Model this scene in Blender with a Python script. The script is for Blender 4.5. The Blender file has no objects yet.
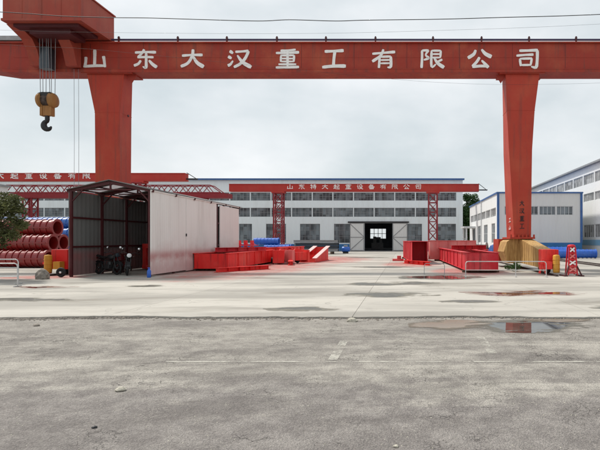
import bpy, bmesh, math, random
from mathutils import Vector, Matrix, Euler
random.seed(7)
R = math.radians
scene = bpy.context.scene
col = scene.collection

# ------------------------------------------------------------------ camera
cam = bpy.data.cameras.new('camera')
cam.sensor_fit = 'HORIZONTAL'; cam.sensor_width = 36.0
cam.lens = 30.0                       # 500 px of focal length on a 600 px wide frame
cam.shift_x = -105 / 600; cam.shift_y = 15 / 600
cam.clip_start = 0.1; cam.clip_end = 3000
camo = bpy.data.objects.new('camera', cam); col.objects.link(camo)
camo.location = (0, 0, 1.6); camo.rotation_euler = (R(90), 0, 0)
scene.camera = camo

# ------------------------------------------------------------------ sky and sun
SUN_DIR = Vector((-0.58, 0.38, 1.0)).normalized()      # towards the sun
elev = math.asin(SUN_DIR.z)
world = bpy.data.worlds.new('World'); scene.world = world; world.use_nodes = True
wt = world.node_tree; wt.nodes.clear()
def wn(t, **k):
    n = wt.nodes.new(t)
    for a, b in k.items(): setattr(n, a, b)
    return n
w_out = wn('ShaderNodeOutputWorld'); w_bg = wn('ShaderNodeBackground')
w_sky = wn('ShaderNodeTexSky', sky_type='NISHITA', sun_disc=False)
w_sky.sun_elevation = elev; w_sky.sun_rotation = math.atan2(SUN_DIR.x, SUN_DIR.y)
w_sky.dust_density = 3.0; w_sky.ozone_density = 1.5
w_tc = wn('ShaderNodeTexCoord'); w_map = wn('ShaderNodeMapping')
w_map.inputs['Scale'].default_value = (1.0, 1.0, 2.0)
w_n = wn('ShaderNodeTexNoise'); w_n.inputs['Scale'].default_value = 2.6
w_n.inputs['Detail'].default_value = 5; w_n.inputs['Roughness'].default_value = 0.5
w_r = wn('ShaderNodeValToRGB')
w_r.color_ramp.elements[0].position = 0.30; w_r.color_ramp.elements[0].color = (5.3, 6.05, 6.3, 1)
w_r.color_ramp.elements[1].position = 0.66; w_r.color_ramp.elements[1].color = (8.7, 8.9, 9.0, 1)
w_mix = wn('ShaderNodeMixRGB'); w_mix.inputs[0].default_value = 0.88
wl = wt.links.new
wl(w_tc.outputs['Generated'], w_map.inputs[0]); wl(w_map.outputs[0], w_n.inputs['Vector'])
wl(w_n.outputs[0], w_r.inputs[0]); wl(w_sky.outputs[0], w_mix.inputs[1]); wl(w_r.outputs[0], w_mix.inputs[2])
wl(w_mix.outputs[0], w_bg.inputs[0]); w_bg.inputs[1].default_value = 0.105
wl(w_bg.outputs[0], w_out.inputs[0])

sun = bpy.data.lights.new('sun', 'SUN'); sun.energy = 3.2; sun.angle = R(5); sun.color = (1.0, 0.95, 0.87)
suno = bpy.data.objects.new('sun', sun); col.objects.link(suno)
suno.location = (-20, 20, 60); suno.rotation_euler = SUN_DIR.to_track_quat('Z', 'Y').to_euler()

vs = scene.view_settings
vs.view_transform = 'Standard'; vs.look = 'None'; vs.gamma = 1.0; vs.use_curve_mapping = False
vs.exposure = 0.12
scene.render.engine = 'CYCLES'
scene.cycles.max_bounces = 5; scene.cycles.transparent_max_bounces = 12
scene.cycles.use_denoising = True

# ------------------------------------------------------------------ materials
class G:
    """a small node-graph helper"""
    def __init__(s, name):
        s.m = bpy.data.materials.new(name); s.m.use_nodes = True
        s.t = s.m.node_tree; s.t.nodes.clear()
        s.out = s.n('ShaderNodeOutputMaterial'); s.b = s.n('ShaderNodeBsdfPrincipled')
        s.l(s.b.outputs[0], s.out.inputs[0])
    def n(s, t, **k):
        n = s.t.nodes.new(t)
        for a, b in k.items(): setattr(n, a, b)
        return n
    def l(s, a, b): s.t.links.new(a, b)
    def put(s, sock, v):
        if isinstance(v, (int, float)): sock.default_value = v
        elif isinstance(v, (tuple, list)):
            sock.default_value = tuple(v) + ((1,) if len(v) == 3 and len(sock.default_value) == 4 else ())
        else: s.l(v, sock)
    def pos(s, kind='world', scale=(1, 1, 1)):
        if kind == 'world': o = s.n('ShaderNodeNewGeometry').outputs['Position']
        else: o = s.n('ShaderNodeTexCoord').outputs['Object']
        if scale == (1, 1, 1): return o
        m = s.n('ShaderNodeMapping'); m.inputs['Scale'].default_value = scale
        s.l(o, m.inputs[0]); return m.outputs[0]
    def noise(s, v, scale, detail=4, rough=0.55, dist=0.0):
        n = s.n('ShaderNodeTexNoise'); s.l(v, n.inputs['Vector'])
        n.inputs['Scale'].default_value = scale; n.inputs['Detail'].default_value = detail
        n.inputs['Roughness'].default_value = rough; n.inputs['Distortion'].default_value = dist
        return n.outputs[0]
    def ramp(s, f, a, b, ca=(0, 0, 0), cb=(1, 1, 1)):
        n = s.n('ShaderNodeMapRange'); n.clamp = True; n.interpolation_type = 'SMOOTHSTEP'
        s.put(n.inputs[0], f); n.inputs[1].default_value = a; n.inputs[2].default_value = b
        return n.outputs[0]
    def math(s, op, a, b=0.0):
        n = s.n('ShaderNodeMath', operation=op); s.put(n.inputs[0], a); s.put(n.inputs[1], b); return n.outputs[0]
    def mix(s, f, a, b, mode='MIX'):
        n = s.n('ShaderNodeMixRGB', blend_type=mode); s.put(n.inputs[0], f); s.put(n.inputs[1], a); s.put(n.inputs[2], b)
        return n.outputs[0]
    def bump(s, h, strength=0.3, dist=0.01, normal=None):
        n = s.n('ShaderNodeBump'); n.inputs['Strength'].default_value = strength; n.inputs['Distance'].default_value = dist
        s.l(h, n.inputs['Height'])
        if normal is not None: s.l(normal, n.inputs['Normal'])
        s.l(n.outputs[0], s.b.inputs['Normal']); return n.outputs[0]
    def set(s, color=None, rough=None, metal=None, spec=None):
        if color is not None: s.put(s.b.inputs['Base Color'], color)
        if rough is not None: s.put(s.b.inputs['Roughness'], rough)
        if metal is not None: s.put(s.b.inputs['Metallic'], metal)
        if spec is not None: s.put(s.b.inputs['Specular IOR Level'], spec)
        return s.m

def plain(name, c, rough=0.6, metal=0.0, var=0.12, scale=4.0, spec=0.4):
    g = G(name); p = g.pos()
    f = g.noise(p, scale, 5, 0.6)
    d = tuple(x * (1 - var) for x in c); e = tuple(min(1, x * (1 + var)) for x in c)
    cc = g.mix(g.ramp(f, 0.3, 0.7), d, e)
    return g.set(cc, rough, metal, spec)

def paint(name, c, dirt=(0.09, 0.05, 0.04), fade=(0.5, 0.25, 0.2), dirt_amt=0.5, fade_amt=0.3, rough=0.5, seams=True):
    """weathered machine paint: chalky fade patches, run-down streaks, grime"""
    g = G(name); p = g.pos(); st = g.pos('world', (3.0, 3.0, 0.22))
    big = g.noise(p, 0.55, 5, 0.6); streak = g.noise(st, 1.6, 5, 0.65); fine = g.noise(p, 14, 4, 0.6)
    f1 = g.math('MULTIPLY', g.ramp(big, 0.42, 0.72), fade_amt)
    f2 = g.math('MULTIPLY', g.ramp(streak, 0.49, 0.70), dirt_amt * 0.8)
    f3 = g.math('MULTIPLY', g.ramp(fine, 0.58, 0.8), dirt_amt * 0.6)
    c1 = g.mix(f1, c, fade); c2 = g.mix(f2, c1, dirt); c3 = g.mix(f3, c2, dirt)
    g.bump(g.math('ADD', fine, g.math('MULTIPLY', g.noise(p, 1.4, 2, 0.5), 9.0)), 0.10, 0.012)
    return g.set(c3, g.math('ADD', rough, g.math('MULTIPLY', fine, 0.2)), 0.0, 0.35)

M = {}
M['girder_red'] = paint('weathered_dark_red_paint', (0.33, 0.033, 0.018), fade=(0.42, 0.085, 0.04), fade_amt=0.75, dirt_amt=0.6)
M['leg_red'] = paint('dull_red_paint', (0.43, 0.042, 0.021), fade=(0.48, 0.085, 0.04), fade_amt=0.6, dirt_amt=0.4)
M['trolley_red'] = paint('brownish_red_paint', (0.33, 0.050, 0.030), fade=(0.36, 0.09, 0.055), fade_amt=0.6, dirt_amt=0.4)
M['fresh_red'] = paint('fresh_red_primer', (0.74, 0.022, 0.020), dirt=(0.20, 0.014, 0.014), fade=(0.80, 0.12, 0.09), fade_amt=0.6, dirt_amt=0.75, rough=0.42)
M['primer_red'] = paint('dusty_red_primer', (0.58, 0.017, 0.030), dirt=(0.13, 0.012, 0.014), fade=(0.76, 0.17, 0.16), fade_amt=0.65, dirt_amt=0.75)
M['pink_red'] = paint('lit_pale_red_primer', (0.72, 0.19, 0.18), fade=(0.8, 0.42, 0.38), fade_amt=0.8, dirt_amt=0.2)  # pale pink puts the light on the crosswise girder into its colour
M['pale_flange'] = plain('pale_primer_flange', (0.74, 0.5, 0.47), 0.4)
M['far_red'] = paint('far_crane_red', (0.46, 0.035, 0.026), fade=(0.5, 0.09, 0.06), fade_amt=0.4, dirt_amt=0.2)
M['maroon'] = plain('maroon_steel', (0.07, 0.010, 0.012), 0.5)
M['lattice_red'] = plain('lattice_red_steel', (0.26, 0.022, 0.03), 0.55)
M['mould_red'] = paint('pipe_mould_red', (0.24, 0.012, 0.013), fade=(0.31, 0.035, 0.028), fade_amt=0.4, dirt_amt=0.5, rough=0.22)
M['mould_blue'] = paint('pipe_mould_blue', (0.022, 0.13, 0.46), dirt=(0.03, 0.05, 0.09), fade=(0.10, 0.28, 0.58), fade_amt=0.4, dirt_amt=0.3, rough=0.22)
M['bright_blue'] = paint('bright_blue_paint', (0.015, 0.11, 0.52), dirt=(0.03, 0.05, 0.1), fade=(0.06, 0.22, 0.62), fade_amt=0.4, dirt_amt=0.25, rough=0.3)
for k_ in ('mould_red', 'mould_blue', 'bright_blue'):
    b_ = next(n for n in M[k_].node_tree.nodes if n.type == 'BSDF_PRINCIPLED')
    b_.inputs['Coat Weight'].default_value = 0.5; b_.inputs['Coat Roughness'].default_value = 0.25; b_.inputs['Coat IOR'].default_value = 1.5
M['letter_white'] = plain('letter_white', (0.86, 0.84, 0.82), 0.5, var=0.06)
M['rail_dark'] = plain('dark_rail_steel', (0.045, 0.035, 0.09), 0.5)
M['dark'] = plain('dark_steel', (0.018, 0.018, 0.02), 0.45)
M['black_rubber'] = plain('black_rubber', (0.012, 0.012, 0.013), 0.7)
M['grey_steel'] = plain('grey_steel', (0.33, 0.34, 0.35), 0.5)
M['galv'] = plain('galvanised_tube', (0.52, 0.52, 0.51), 0.4, metal=0.2)
M['hook_gold'] = paint('worn_ochre_paint', (0.33, 0.15, 0.045), dirt=(0.05, 0.03, 0.02), fade=(0.42, 0.24, 0.09), fade_amt=0.5, dirt_amt=0.6)
M['yellow'] = paint('ochre_yellow_paint', (0.62, 0.30, 0.035), dirt=(0.2, 0.1, 0.03), fade=(0.7, 0.42, 0.1), fade_amt=0.4, dirt_amt=0.3)
M['cabinet'] = plain('slate_cabinet', (0.045, 0.06, 0.075), 0.35)
M['rope'] = plain('wire_rope', (0.22, 0.22, 0.23), 0.5, metal=0.3)
M['cable'] = plain('black_cable', (0.02, 0.02, 0.022), 0.6)
M['blue_trim'] = plain('blue_trim', (0.05, 0.13, 0.33), 0.5)
M['blue_dado'] = paint('blue_dado', (0.03, 0.16, 0.40), dirt=(0.1, 0.12, 0.15), fade=(0.08, 0.26, 0.5), fade_amt=0.4, dirt_amt=0.3)
M['pale_dado'] = paint('pale_blue_dado', (0.22, 0.45, 0.66), dirt=(0.35, 0.38, 0.4), fade=(0.4, 0.56, 0.7), fade_amt=0.5, dirt_amt=0.3)
M['frame_grey'] = plain('window_frame_grey', (0.27, 0.28, 0.29), 0.5)
M['frame_white'] = plain('window_frame_white', (0.62, 0.64, 0.65), 0.5)
M['skylight'] = None
M['stone'] = plain('pale_stone', (0.46, 0.43, 0.36), 0.9, var=0.3, scale=25)
M['rubble'] = plain('grey_rubble', (0.25, 0.22, 0.19), 0.95, var=0.35, scale=8)
M['bark'] = plain('bark', (0.09, 0.065, 0.045), 0.9, var=0.3, scale=12)
M['chrome'] = plain('chrome', (0.7, 0.7, 0.72), 0.15, metal=1.0)
M['dull_metal'] = plain('dull_metal', (0.05, 0.05, 0.052), 0.4, metal=0.5)
M['lens'] = plain('headlight_glass', (0.8, 0.82, 0.85), 0.1)
M['bike_red'] = plain('dark_red_enamel', (0.10, 0.01, 0.012), 0.25)
M['grey_wall_int'] = plain('interior_wall', (0.3, 0.3, 0.3), 0.9)
M['tarp_blue'] = plain('blue_tarp', (0.03, 0.10, 0.32), 0.6, var=0.3, scale=9)
M['scrap'] = plain('rusty_dark_scrap', (0.07, 0.05, 0.045), 0.7, var=0.5, scale=7)
M['timber'] = plain('dark_timber', (0.12, 0.085, 0.06), 0.9, var=0.4, scale=9)
M['bay_interior'] = plain('hall_interior', (0.16, 0.17, 0.19), 0.9)

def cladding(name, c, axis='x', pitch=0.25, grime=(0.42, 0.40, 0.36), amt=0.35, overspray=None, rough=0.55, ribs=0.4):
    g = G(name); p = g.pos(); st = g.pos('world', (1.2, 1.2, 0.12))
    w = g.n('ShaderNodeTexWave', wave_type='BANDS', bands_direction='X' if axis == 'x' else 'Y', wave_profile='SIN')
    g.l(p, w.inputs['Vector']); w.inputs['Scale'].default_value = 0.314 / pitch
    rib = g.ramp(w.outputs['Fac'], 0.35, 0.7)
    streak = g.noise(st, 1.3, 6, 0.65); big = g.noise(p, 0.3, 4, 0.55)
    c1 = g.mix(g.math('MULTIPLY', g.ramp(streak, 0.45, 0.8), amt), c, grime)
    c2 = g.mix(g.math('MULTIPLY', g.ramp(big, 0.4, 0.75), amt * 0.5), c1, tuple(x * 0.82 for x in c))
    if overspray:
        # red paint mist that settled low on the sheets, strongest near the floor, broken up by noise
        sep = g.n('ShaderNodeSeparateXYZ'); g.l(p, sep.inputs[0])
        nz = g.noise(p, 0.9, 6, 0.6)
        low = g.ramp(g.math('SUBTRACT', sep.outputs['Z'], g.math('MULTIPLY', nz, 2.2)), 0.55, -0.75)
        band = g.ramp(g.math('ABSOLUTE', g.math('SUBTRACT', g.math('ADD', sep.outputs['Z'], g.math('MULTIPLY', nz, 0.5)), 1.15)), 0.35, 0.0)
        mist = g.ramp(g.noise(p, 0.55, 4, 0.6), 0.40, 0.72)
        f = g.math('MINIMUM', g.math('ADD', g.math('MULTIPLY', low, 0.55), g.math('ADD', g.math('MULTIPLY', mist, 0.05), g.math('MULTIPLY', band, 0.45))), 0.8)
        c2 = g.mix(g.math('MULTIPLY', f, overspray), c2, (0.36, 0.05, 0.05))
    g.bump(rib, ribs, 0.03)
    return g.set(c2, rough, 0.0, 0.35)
M['clad_far'] = cladding('pale_blue_grey_cladding', (0.79, 0.86, 0.89), 'x', 0.3, amt=0.2)
M['clad_low'] = cladding('light_grey_cladding', (0.70, 0.71, 0.70), 'x', 0.25, amt=0.25)
M['clad_white_y'] = cladding('white_wall_sheet', (0.82, 0.83, 0.83), 'y', 0.3, amt=0.15)
M['clad_shed'] = cladding('dusty_white_sheet', (0.80, 0.78, 0.75), 'y', 0.2, amt=0.4, overspray=0.85, ribs=0.16)
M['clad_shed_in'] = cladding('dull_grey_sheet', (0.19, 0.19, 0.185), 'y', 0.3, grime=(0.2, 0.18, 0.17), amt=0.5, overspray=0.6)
M['roof_sheet'] = cladding('grey_roof_sheet', (0.16, 0.15, 0.145), 'y', 0.2, grime=(0.2, 0.15, 0.13), amt=0.5)
M['roof_blue'] = cladding('blue_grey_roof', (0.25, 0.33, 0.42), 'x', 0.3)
M['door_white'] = cladding('white_door_sheet', (0.74, 0.75, 0.74), 'x', 0.3, amt=0.2)

def m_skylight():
    g = G('fibreglass_skylight'); p = g.pos()
    f = g.noise(p, 2.0, 4)
    tr = g.n('ShaderNodeBsdfTranslucent'); tr.inputs[0].default_value = (0.55, 0.55, 0.54, 1)
    tp = g.n('ShaderNodeBsdfTransparent'); tp.inputs[0].default_value = (0.95, 0.96, 0.95, 1)
    mx = g.n('ShaderNodeMixShader'); mx.inputs[0].default_value = 0.2
    g.l(tr.outputs[0], mx.inputs[1]); g.l(tp.outputs[0], mx.inputs[2])
    m2 = g.n('ShaderNodeMixShader'); g.put(m2.inputs[0], g.math('MULTIPLY', f, 0.15))
    g.set((0.6, 0.6, 0.57), 0.5)
    g.l(mx.outputs[0], m2.inputs[1]); g.l(g.b.outputs[0], m2.inputs[2]); g.l(m2.outputs[0], g.out.inputs[0])
    return g.m
M['skylight'] = m_skylight()

def m_glass(name, tint=(0.085, 0.10, 0.11), var=0.42):
    g = G(name); p = g.pos('world', (1.0, 1.0, 0.25))
    fl = g.n('ShaderNodeVectorMath', operation='FLOOR'); g.l(g.pos('world', (2.083, 2.14, 1.7)), fl.inputs[0])
    vc = g.n('ShaderNodeTexWhiteNoise', noise_dimensions='3D'); g.l(fl.outputs[0], vc.inputs['Vector'])
    sc_ = g.n('ShaderNodeSeparateColor'); g.l(vc.outputs['Color'], sc_.inputs[0])
    f = g.math('ADD', g.math('MULTIPLY', g.noise(p, 1.1, 3, 0.6), 0.6), g.math('ADD', g.math('MULTIPLY', sc_.outputs[0], 0.22), 0.1))
    c = g.mix(g.ramp(f, 0.35, 0.7), tuple(x * (1 - var) for x in tint), tuple(x * (1 + 3.5 * var) for x in tint))
    return g.set(c, 0.12, 0.0, 0.5)
M['glass'] = m_glass('dusty_window_glass')
M['glass_grey'] = m_glass('grey_window_glass', (0.20, 0.20, 0.20), 0.4)

def m_wood():
    g = G('ochre_board'); p = g.pos('world', (6, 6, 0.5))
    a = g.noise(p, 2.0, 6, 0.65, 0.6); b = g.noise(g.pos(), 1.1, 4)
    c = g.mix(g.ramp(a, 0.35, 0.68), (0.33, 0.18, 0.06), (0.62, 0.40, 0.155))
    c = g.mix(g.math('MULTIPLY', g.ramp(b, 0.5, 0.8), 0.5), c, (0.30, 0.15, 0.06))
    g.bump(a, 0.2, 0.01)
    return g.set(c, 0.7, 0, 0.3)
M['ochre_board'] = m_wood()

def m_asphalt():
    g = G('worn_asphalt'); p = g.pos()
    sep = g.n('ShaderNodeSeparateXYZ'); g.l(p, sep.inputs[0])
    st = g.pos('world', (0.28, 1.35, 1.0))
    n1 = g.noise(st, 1.1, 8, 0.66, 0.7); n2 = g.noise(p, 2.8, 8, 0.70); n3 = g.noise(p, 30, 5, 0.75)
    big = g.noise(g.pos('world', (0.55, 1.2, 1)), 0.7, 6, 0.62, 0.5)
    grit = g.n('ShaderNodeTexVoronoi'); g.l(p, grit.inputs['Vector']); grit.inputs['Scale'].default_value = 62
    # the older, dustier surfacing lies beyond a ragged edge
    edge = g.math('ADD', sep.outputs['Y'], g.math('MULTIPLY', g.math('SUBTRACT', n1, 0.5), 3.2))
    edge = g.math('ADD', edge, g.math('MULTIPLY', g.math('SUBTRACT', n2, 0.5), 1.6))
    old = g.ramp(edge, 4.9, 6.1)
    far = g.ramp(edge, 9.9, 8.2)
    c = g.mix(g.ramp(n2, 0.36, 0.64), (0.220, 0.200, 0.189), (0.328, 0.302, 0.282))
    c = g.mix(g.math('MULTIPLY', old, 0.75), c, g.mix(g.ramp(n2, 0.35, 0.65), (0.305, 0.282, 0.253), (0.418, 0.390, 0.348)))
    dust = g.ramp(g.math('ADD', g.math('MULTIPLY', n1, 0.7), g.math('MULTIPLY', n2, 0.3)), 0.47, 0.62)
    c = g.mix(g.math('MULTIPLY', g.math('MULTIPLY', dust, old), g.math('ADD', g.math('MULTIPLY', far, 0.55), 0.3)), c, (0.52, 0.487, 0.432))
    c = g.mix(g.math('MULTIPLY', g.ramp(big, 0.48, 0.64), 0.6), c, (0.162, 0.146, 0.137))
    # laitance flecks in worn patches
    patch = g.ramp(g.noise(p, 1.1, 6, 0.72), 0.47, 0.60)
    c = g.mix(g.math('MULTIPLY', g.math('MULTIPLY', g.ramp(n3, 0.50, 0.62), patch), 0.5), c, (0.48, 0.448, 0.40))
    # stones of the aggregate: per-stone tone, dark binder between
    gc = g.n('ShaderNodeSeparateColor'); g.l(grit.outputs['Color'], gc.inputs[0])
    tone = g.math('ADD', 0.76, g.math('MULTIPLY', gc.outputs[0], 0.46))
    cb = g.n('ShaderNodeCombineColor')
    for k in range(3): g.l(tone, cb.inputs[k])
    c = g.mix(0.75, c, g.mix(1.0, c, cb.outputs[0], 'MULTIPLY'))
    gr = g.ramp(grit.outputs['Distance'], 0.35, 0.65)
    c = g.mix(g.math('MULTIPLY', gr, 0.24), c, (0.12, 0.108, 0.10))
    pits = g.math('MULTIPLY', g.ramp(g.noise(p, 38, 4, 0.75), 0.61, 0.68), 0.6)
    c = g.mix(pits, c, (0.07, 0.063, 0.058))
    # fine alligator cracks in worn zones
    wv = g.n('ShaderNodeTexNoise'); g.l(p, wv.inputs['Vector']); wv.inputs['Scale'].default_value = 5.5; wv.inputs['Detail'].default_value = 6
    va = g.n('ShaderNodeVectorMath', operation='SCALE'); g.l(wv.outputs['Color'], va.inputs[0]); va.inputs['Scale'].default_value = 0.28
    vb = g.n('ShaderNodeVectorMath', operation='ADD'); g.l(p, vb.inputs[0]); g.l(va.outputs[0], vb.inputs[1])
    def crack(scale, w, lo, hi, nscale, seed):
        v = g.n('ShaderNodeTexVoronoi', feature='DISTANCE_TO_EDGE'); g.l(vb.outputs[0], v.inputs['Vector']); v.inputs['Scale'].default_value = scale
        mp = g.n('ShaderNodeMapping'); g.l(p, mp.inputs[0]); mp.inputs['Location'].default_value = (seed, seed * 2, 0)
        mk = g.ramp(g.noise(mp.outputs[0], nscale, 6, 0.65), lo, hi)
        df = g.math('SUBTRACT', g.math('MULTIPLY', mk, w), v.outputs['Distance'])
        return g.math('MULTIPLY', g.ramp(df, -0.012, 0.012), g.ramp(mk, 0.02, 0.4))
    k = g.math('MAXIMUM', crack(5.0, 0.032, 0.53, 0.73, 0.8, 4.3), crack(10.0, 0.038, 0.53, 0.71, 1.0, 9.7))
    c = g.mix(g.math('MULTIPLY', k, 0.55), c, (0.075, 0.066, 0.06))
    h = g.math('ADD', g.math('MULTIPLY', n3, 0.9), g.math('SUBTRACT', g.math('MULTIPLY', n2, 1.6), g.math('MULTIPLY', k, 1.0)))
    h = g.math('SUBTRACT', h, g.math('MULTIPLY', gr, 0.28))
    g.bump(h, 0.8, 0.025)
    return g.set(c, 0.9, 0.0, 0.25)
M['asphalt'] = m_asphalt()

def m_concrete(name, base=(0.452, 0.426, 0.382), redmist=True):
    g = G(name); p = g.pos()
    sep = g.n('ShaderNodeSeparateXYZ'); g.l(p, sep.inputs[0])
    st = g.pos('world', (0.22, 1.0, 1.0))
    n1 = g.noise(st, 0.55, 7, 0.6, 0.4); n2 = g.noise(p, 1.6, 8, 0.65); n3 = g.noise(p, 22, 5, 0.65)
    oi = g.n('ShaderNodeObjectInfo')
    tone = g.math('ADD', 0.93, g.math('MULTIPLY', oi.outputs['Random'], 0.12))
    c = g.mix(g.ramp(n1, 0.38, 0.60), tuple(x * 0.70 for x in base), tuple(x * 1.06 for x in base))
    c = g.mix(g.math('MULTIPLY', g.ramp(n2, 0.52, 0.75), 0.45), c, tuple(x * 0.58 for x in base))
    c = g.mix(g.math('MULTIPLY', g.ramp(n3, 0.56, 0.72), 0.3), c, tuple(x * 0.6 for x in base))
    # drying tide stains
    wet = g.ramp(g.noise(g.pos('world', (0.30, 0.9, 1)), 0.5, 6, 0.55, 0.8), 0.56, 0.66)
    c = g.mix(g.math('MULTIPLY', wet, 0.62), c, (0.22, 0.20, 0.17))
    v = g.n('ShaderNodeTexVoronoi', feature='DISTANCE_TO_EDGE')
    wv = g.n('ShaderNodeTexNoise'); g.l(p, wv.inputs['Vector']); wv.inputs['Scale'].default_value = 1.2; wv.inputs['Detail'].default_value = 6
    vb = g.n('ShaderNodeVectorMath', operation='ADD'); g.l(p, vb.inputs[0]); g.l(wv.outputs['Color'], vb.inputs[1])
    g.l(vb.outputs[0], v.inputs['Vector']); v.inputs['Scale'].default_value = 0.28
    ck = g.math('MULTIPLY', g.math('MULTIPLY', g.ramp(v.outputs['Distance'], 0.006, 0.001), g.ramp(n1, 0.45, 0.6)), 0.35)
    c = g.mix(ck, c, (0.10, 0.09, 0.08))
    if redmist:
        # red primer dust where the girders are sprayed
        def blob(x, y, rx, ry):
            dx = g.math('DIVIDE', g.math('SUBTRACT', sep.outputs['X'], x), rx); dy = g.math('DIVIDE', g.math('SUBTRACT', sep.outputs['Y'], y), ry)
            return g.math('ADD', g.math('MULTIPLY', dx, dx), g.math('MULTIPLY', dy, dy))
        nn = g.math('MULTIPLY', g.math('SUBTRACT', g.noise(p, 0.8, 6, 0.65), 0.5), 2.4)
        f = None
        for a in ((-8.8, 29.5, 3.8, 9.5), (-6.6, 41.0, 3.6, 8.0), (0.3, 33.0, 1.8, 3.5), (3.2, 25.5, 1.9, 3.2), (-15.6, 21.5, 2.0, 1.2)):
            r = g.ramp(g.math('ADD', blob(*a), nn), 1.5, 0.1)
            f = r if f is None else g.math('MAXIMUM', f, r)
        c = g.mix(g.math('MULTIPLY', g.math('MULTIPLY', f, g.ramp(g.noise(p, 3.0, 6, 0.7), 0.25, 0.6)), 0.85), c, (0.44, 0.115, 0.10))
    mt = g.n('ShaderNodeMixRGB', blend_type='MULTIPLY'); mt.inputs[0].default_value = 1
    cb = g.n('ShaderNodeCombineColor'); g.l(tone, cb.inputs[0]); g.l(tone, cb.inputs[1]); g.l(tone, cb.inputs[2])
    g.l(c, mt.inputs[1]); g.l(cb.outputs[0], mt.inputs[2])
    g.bump(g.math('ADD', n3, n2), 0.3, 0.01)
    return g.set(mt.outputs[0], 0.82, 0.0, 0.3)
M['concrete'] = m_concrete('yard_concrete')
M['joint'] = plain('dirt_filled_joint', (0.22, 0.20, 0.165), 0.95, var=0.3)
M['soil'] = plain('far_ground', (0.34, 0.32, 0.27), 0.95, var=0.2, scale=0.5)

def m_pool(name, water=(0.06, 0.055, 0.05), damp=(0.16, 0.15, 0.13), wr=0.02, lvl=0.62, spec=0.5):
    """a sheet of standing water whose shore is broken by noise: water inside, damp rim, bare ground shows outside"""
    g = G(name); o = g.pos('object')
    ln = g.n('ShaderNodeVectorMath', operation='LENGTH'); g.l(o, ln.inputs[0])
    wp = g.pos('world', (0.5, 1.0, 1))
    nz = g.math('MULTIPLY', g.math('SUBTRACT', g.noise(wp, 1.7, 8, 0.6, 0.8), 0.47), 2.6)
    r = g.math('ADD', ln.outputs['Value'], nz)
    mot = g.noise(g.pos(), 5.0, 6, 0.7); rim = g.ramp(r, 1.0, 0.60); wat = g.ramp(r, lvl + 0.02, lvl - 0.02)
    edge = g.ramp(ln.outputs['Value'], 0.99, 0.88)
    tr = g.n('ShaderNodeBsdfTransparent'); mx = g.n('ShaderNodeMixShader')
    g.put(mx.inputs[0], g.math('MULTIPLY', g.math('MULTIPLY', rim, edge), 0.92))
    g.set(g.mix(g.math('MULTIPLY', g.ramp(mot, 0.4, 0.7), 0.45), g.mix(wat, damp, water), damp), g.math('ADD', wr, g.math('MULTIPLY', g.math('SUBTRACT', 1.0, wat), 0.75)), 0, spec)
    g.b.inputs['IOR'].default_value = 1.33
    g.l(tr.outputs[0], mx.inputs[1]); g.l(g.b.outputs[0], mx.inputs[2]); g.l(mx.outputs[0], g.out.inputs[0])
    return g.m
M['pool_clear'] = m_pool('rain_puddle')
M['pool_mud'] = m_pool('muddy_puddle', (0.27, 0.205, 0.14), (0.19, 0.16, 0.13), 0.10)
M['pool_damp'] = m_pool('damp_silt', (0.105, 0.10, 0.085), (0.24, 0.225, 0.19), 0.35)
M['pool_red'] = m_pool('reddish_puddle', (0.11, 0.035, 0.03), (0.28, 0.18, 0.15), 0.03)


def m_marking():
    g = G('worn_road_paint'); p = g.pos()
    a = g.ramp(g.math('ADD', g.math('MULTIPLY', g.noise(p, 2.2, 4, 0.6), 0.55), g.math('MULTIPLY', g.noise(p, 24, 5, 0.7), 0.45)), 0.42, 0.58)
    tr = g.n('ShaderNodeBsdfTransparent'); mx = g.n('ShaderNodeMixShader'); g.put(mx.inputs[0], g.math('MULTIPLY', a, 0.62))
    g.set((0.62, 0.60, 0.53), 0.8)
    g.l(tr.outputs[0], mx.inputs[1]); g.l(g.b.outputs[0], mx.inputs[2]); g.l(mx.outputs[0], g.out.inputs[0])
    return g.m
M['marking'] = m_marking()

def m_leaf(name, c):
    g = G(name); p = g.pos(); f = g.noise(p, 3.5, 4, 0.6)
    cc = g.mix(g.ramp(f, 0.3, 0.7), tuple(x * 0.55 for x in c), tuple(x * 1.5 for x in c))
    g.set(cc, 0.55, 0, 0.3)
    tl = g.n('ShaderNodeBsdfTranslucent'); g.l(cc, tl.inputs[0])
    mx = g.n('ShaderNodeMixShader'); mx.inputs[0].default_value = 0.25
    g.l(g.b.outputs[0], mx.inputs[1]); g.l(tl.outputs[0], mx.inputs[2]); g.l(mx.outputs[0], g.out.inputs[0])
    return g.m
M['leaf_dark'] = m_leaf('dark_leaf', (0.095, 0.105, 0.038))
M['leaf_green'] = m_leaf('green_leaf', (0.05, 0.11, 0.032))

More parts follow.
